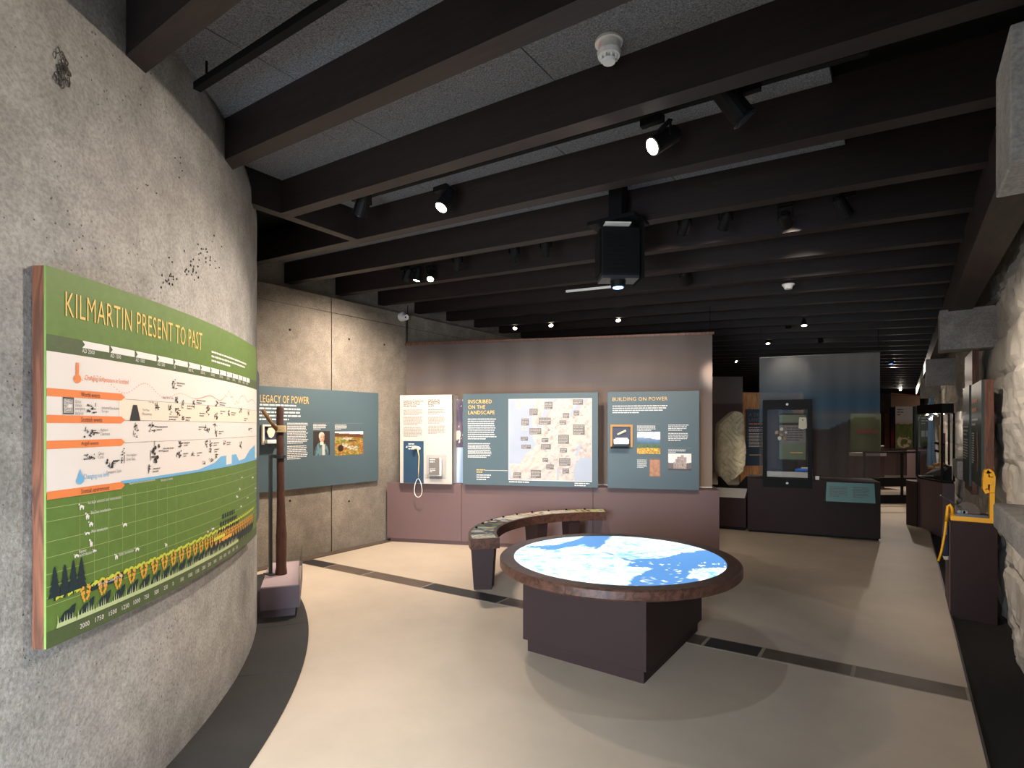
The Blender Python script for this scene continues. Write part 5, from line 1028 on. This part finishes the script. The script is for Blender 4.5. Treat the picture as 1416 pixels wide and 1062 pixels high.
for a, b in zip(q, q[1:]+q[:1]):
    if a[0] > .58 and b[0] > .58: continue
    MB().add([(a[0], a[1], .8), (b[0], b[1], .8), (b[0], b[1], 1.8), (a[0], a[1], 1.8)], [(0,1,2,3)]).build('glass_pane', 'glass', t)
for k, (x, y) in enumerate([(.3, 10.8), (.4, 10.65), (.48, 10.5)]): MB().tube([(x, y, 1.80), (x, y, 1.785)], .014, 10).build('downlight', 'lamp_lit', t)
ld = bpy.data.lights.new('case_lamp', 'POINT'); ld.energy = 3; ld.color = NEUT; ld.shadow_soft_size = .03; lo = bpy.data.objects.new('case_lamp', ld); COL.objects.link(lo); lo.parent = t; lo.location = Vector((.38, 10.68, 1.74))-Vector(OFF[t])
t = thing('sloped_stand', 'black sloping stand of stone tools inside the right-hand glazed case', 'stand', WORLD, (.4, 10.75, .8)); MB().hexa([(.2, 10.95, .8), (.42, 10.4, .8), (.58, 10.4, .8), (.5, 11.1, .8)], [(.24, 10.95, .82), (.43, 10.42, .86), (.58, 10.42, 1.02), (.5, 11.1, 1.02)]).build('slope', 'black', t)
for k, (x, y, z, r) in enumerate([(.35, 10.75, .955, .05), (.42, 10.7, 1.0, .06), (.46, 10.6, 1.03, .04)]):
    th = thing('stone_tool', ['rough tan stone tool on the left of the sloped stand', 'largest tan stone tool on the sloped stand', 'rightmost small stone tool on the sloped stand'][k], 'stone tool', WORLD, (x, y, z-.03)); MB().tube([(x-r, y+r, z-.02), (x-r*.5, y+r*.4, z+.01), (x+r*.5, y-r*.3, z+.015), (x+r, y-r, z-.01)], [r*.2, r*.45, r*.5, r*.2], 8).build('blank', 'tan', th, smooth=True)
t = thing('tool_post', 'dark upright post with hafted tools inside the right-hand glazed case', 'stand', WORLD, (.5, 10.75, .8)); MB().box(.49, .52, 10.74, 10.77, .8, 1.5).build('post', 'old_wood', t)
for z in (1.2, 1.32): MB().obox((.5, 10.75, z), (-.9, -.3, .25), .12, .03, .035).build('axe_head', 'black', t)
MB().box(.44, .455, 10.62, 10.64, .9, 1.62).build('handle', 'tan', t)
# ================================================================== RIGHT WALL BOARDS
mat('dark_green', '26332f', .45)
fw_ = Frame(.555, 0, 0, -90)                       # local x = -Y ; local y = +X (towards wall)
t = thing('timber_board', 'tall timber plank with a slim dark text strip on the rubble wall', 'display panel', fw_, (-7.5, .03, .92))
for k in range(4): MB().box(-7.95+k*.205, -7.95+k*.205+.203, 0, .05, .92, 2.37).build('plank', 'walnut', t)
MB().box(-7.9, -7.18, -.02, 0, 1.0, 2.02).build('text_strip', 'dark_green', t)
PD = Print(t, lambda u, v, d: (u, -.02-d, v)); PD.lines('body_text', 'white', [(-7.8, 1.5, -7.25, 1.62, 3), (-7.8, 1.25, -7.25, 1.48, 8)], seed=7); PD.lines('lead_text', 'white', [(-7.8, 1.72, -7.3, 1.78, 1)], seed=8)
t = thing('story_board', 'dark green board with an orange heading and a tool picture on the rubble wall', 'display panel', fw_, (-6.5, .03, 1.08))
MB().box(-6.95, -6.1, .0, .06, 1.08, 2.0).build('backing_board', 'walnut', t);  MB().box(-6.95, -6.1, -.02, 0, 1.08, 2.0).build('face_sheet', 'dark_green', t)
PD = Print(t, lambda u, v, d: (u, -.02-d, v)); PD.lines('heading_text', 'orange', [(-6.9, 1.72, -6.4, 1.88, 2)], seed=3); PD.lines('intro_text', 'white', [(-6.9, 1.6, -6.35, 1.69, 2)], seed=4); PD.lines('body_text', 'white', [(-6.9, 1.25, -6.65, 1.55, 13)], seed=5)
PD.raster('tool_print', -6.5, 1.2, -6.3, 1.55, 14, 30, lambda a, b: np.where((np.abs(a-.5-.15*np.sin(b*5)) < .25)[:, None], mixc(hexc('a07a5c'), hexc('6a4634'), fbm(a*5, b*9, 3, 4)), hexc('22302d')))
# ================================================================== PULLEY INTERACTIVE
t = thing('activity_box', 'tall near-black box standing in the channel beside the rubble wall', 'plinth', WORLD, (.47, 6.3, -.03)); MB().box(.322, .625, 5.96, 6.62, -.03, .80).build('body', 'plinth_dark', t, bevel=.004); MB().box(.318, .322, 5.98, 6.6, 0, .78).build('side_edge', 'plinth', t)
t = thing('lever_rig', 'bright yellow lever rig with a tall hooped upright on the near-black box', 'interactive', WORLD, (.46, 6.1, .80))
MB().box(.325, .615, 5.99, 6.16, .80, .838).build('base_frame', 'yellow', t)
MB().box(.36, .57, 6.0, 6.15, .838, .86).build('bed_plate', 'steel', t)
yc = 6.05; mb = MB(); up = [(.595, .83), (.595, 1.05), (.6, 1.18), (.59, 1.22), (.572, 1.235), (.558, 1.22), (.552, 1.15), (.552, 1.08), (.565, 1.05)]
for a, b in zip(up, up[1:]): mb.obox((a[0], yc, a[1]), (b[0]-a[0], 0, b[1]-a[1]), math.hypot(b[0]-a[0], b[1]-a[1])+.004, (.09), .032)
mb.build('hooped_upright', 'yellow', t)
MB().tube([(.575, yc-.05, 1.15), (.575, yc+.05, 1.15)], .03, 16).build('pulley', 'yellow', t)
mb = MB(); lp = [(.342, 6.05, .82), (.335, 6.05, .9), (.322, 6.05, .925), (.308, 6.05, .91), (.302, 6.05, .84), (.298, 6.05, .78)]; mb.tube(lp, .012, 8); mb.build('hook_loop', 'yellow', t, smooth=True)
n = 14; dz = [(.40+.085*math.cos(math.pi*k/n)+.04, .86+.095*math.sin(math.pi*k/n)) for k in range(n+1)]
MB().add([(x, y, z) for y in (6.06, 6.075) for x, z in dz], [tuple(range(n+1)), tuple(range(2*n+1, n, -1))]+[(i, n+1+i, n+2+i, i+1) for i in range(n)]+[(n, 2*n+1, n+1, 0)]).build('half_disc', 'slate_brown', t)
MB().tube([(.40, 6.05, .905), (.26, 6.05, 1.0)], [.008, .006], 8).build('lever', 'steel', t); MB().tube([(.262, 6.05, .999), (.255, 6.05, 1.004)], .009, 8).build('lever_tip', 'chrome', t)
for x in (.385, .41, .425): MB().tube([(x, 6.03, .872), (x, 6.05, .872)], .016, 10).build('bolt', 'chrome', t)
t = thing('strap', 'bright yellow strap dangling beside the near-black box', 'strap', WORLD, (.29, 6.05, .4)); MB().tube([(.298, 6.05, .79), (.285, 6.03, .66), (.262, 6.0, .52), (.24, 5.98, .44)], .009, 8).build('webbing', 'yellow', t, smooth=True)
t = thing('cloth_bag', 'dark blue cloth bundle with a pale foot hanging on the box side', 'bag', WORLD, (.296, 6.1, .45)); MB().tube([(.30, 6.1, .8), (.294, 6.1, .7), (.292, 6.1, .55), (.296, 6.1, .47)], [.012, .024, .026, .02], 10).build('bundle', 'fabric_dark', t, smooth=True); MB().tube([(.296, 6.1, .47), (.3, 6.1, .44)], [.022, .016], 10).build('foot', 'bone', t)
MB().tube([(.304, 6.08, .81), (.297, 6.075, .66)], .007, 6).build('cord', 'white', t)
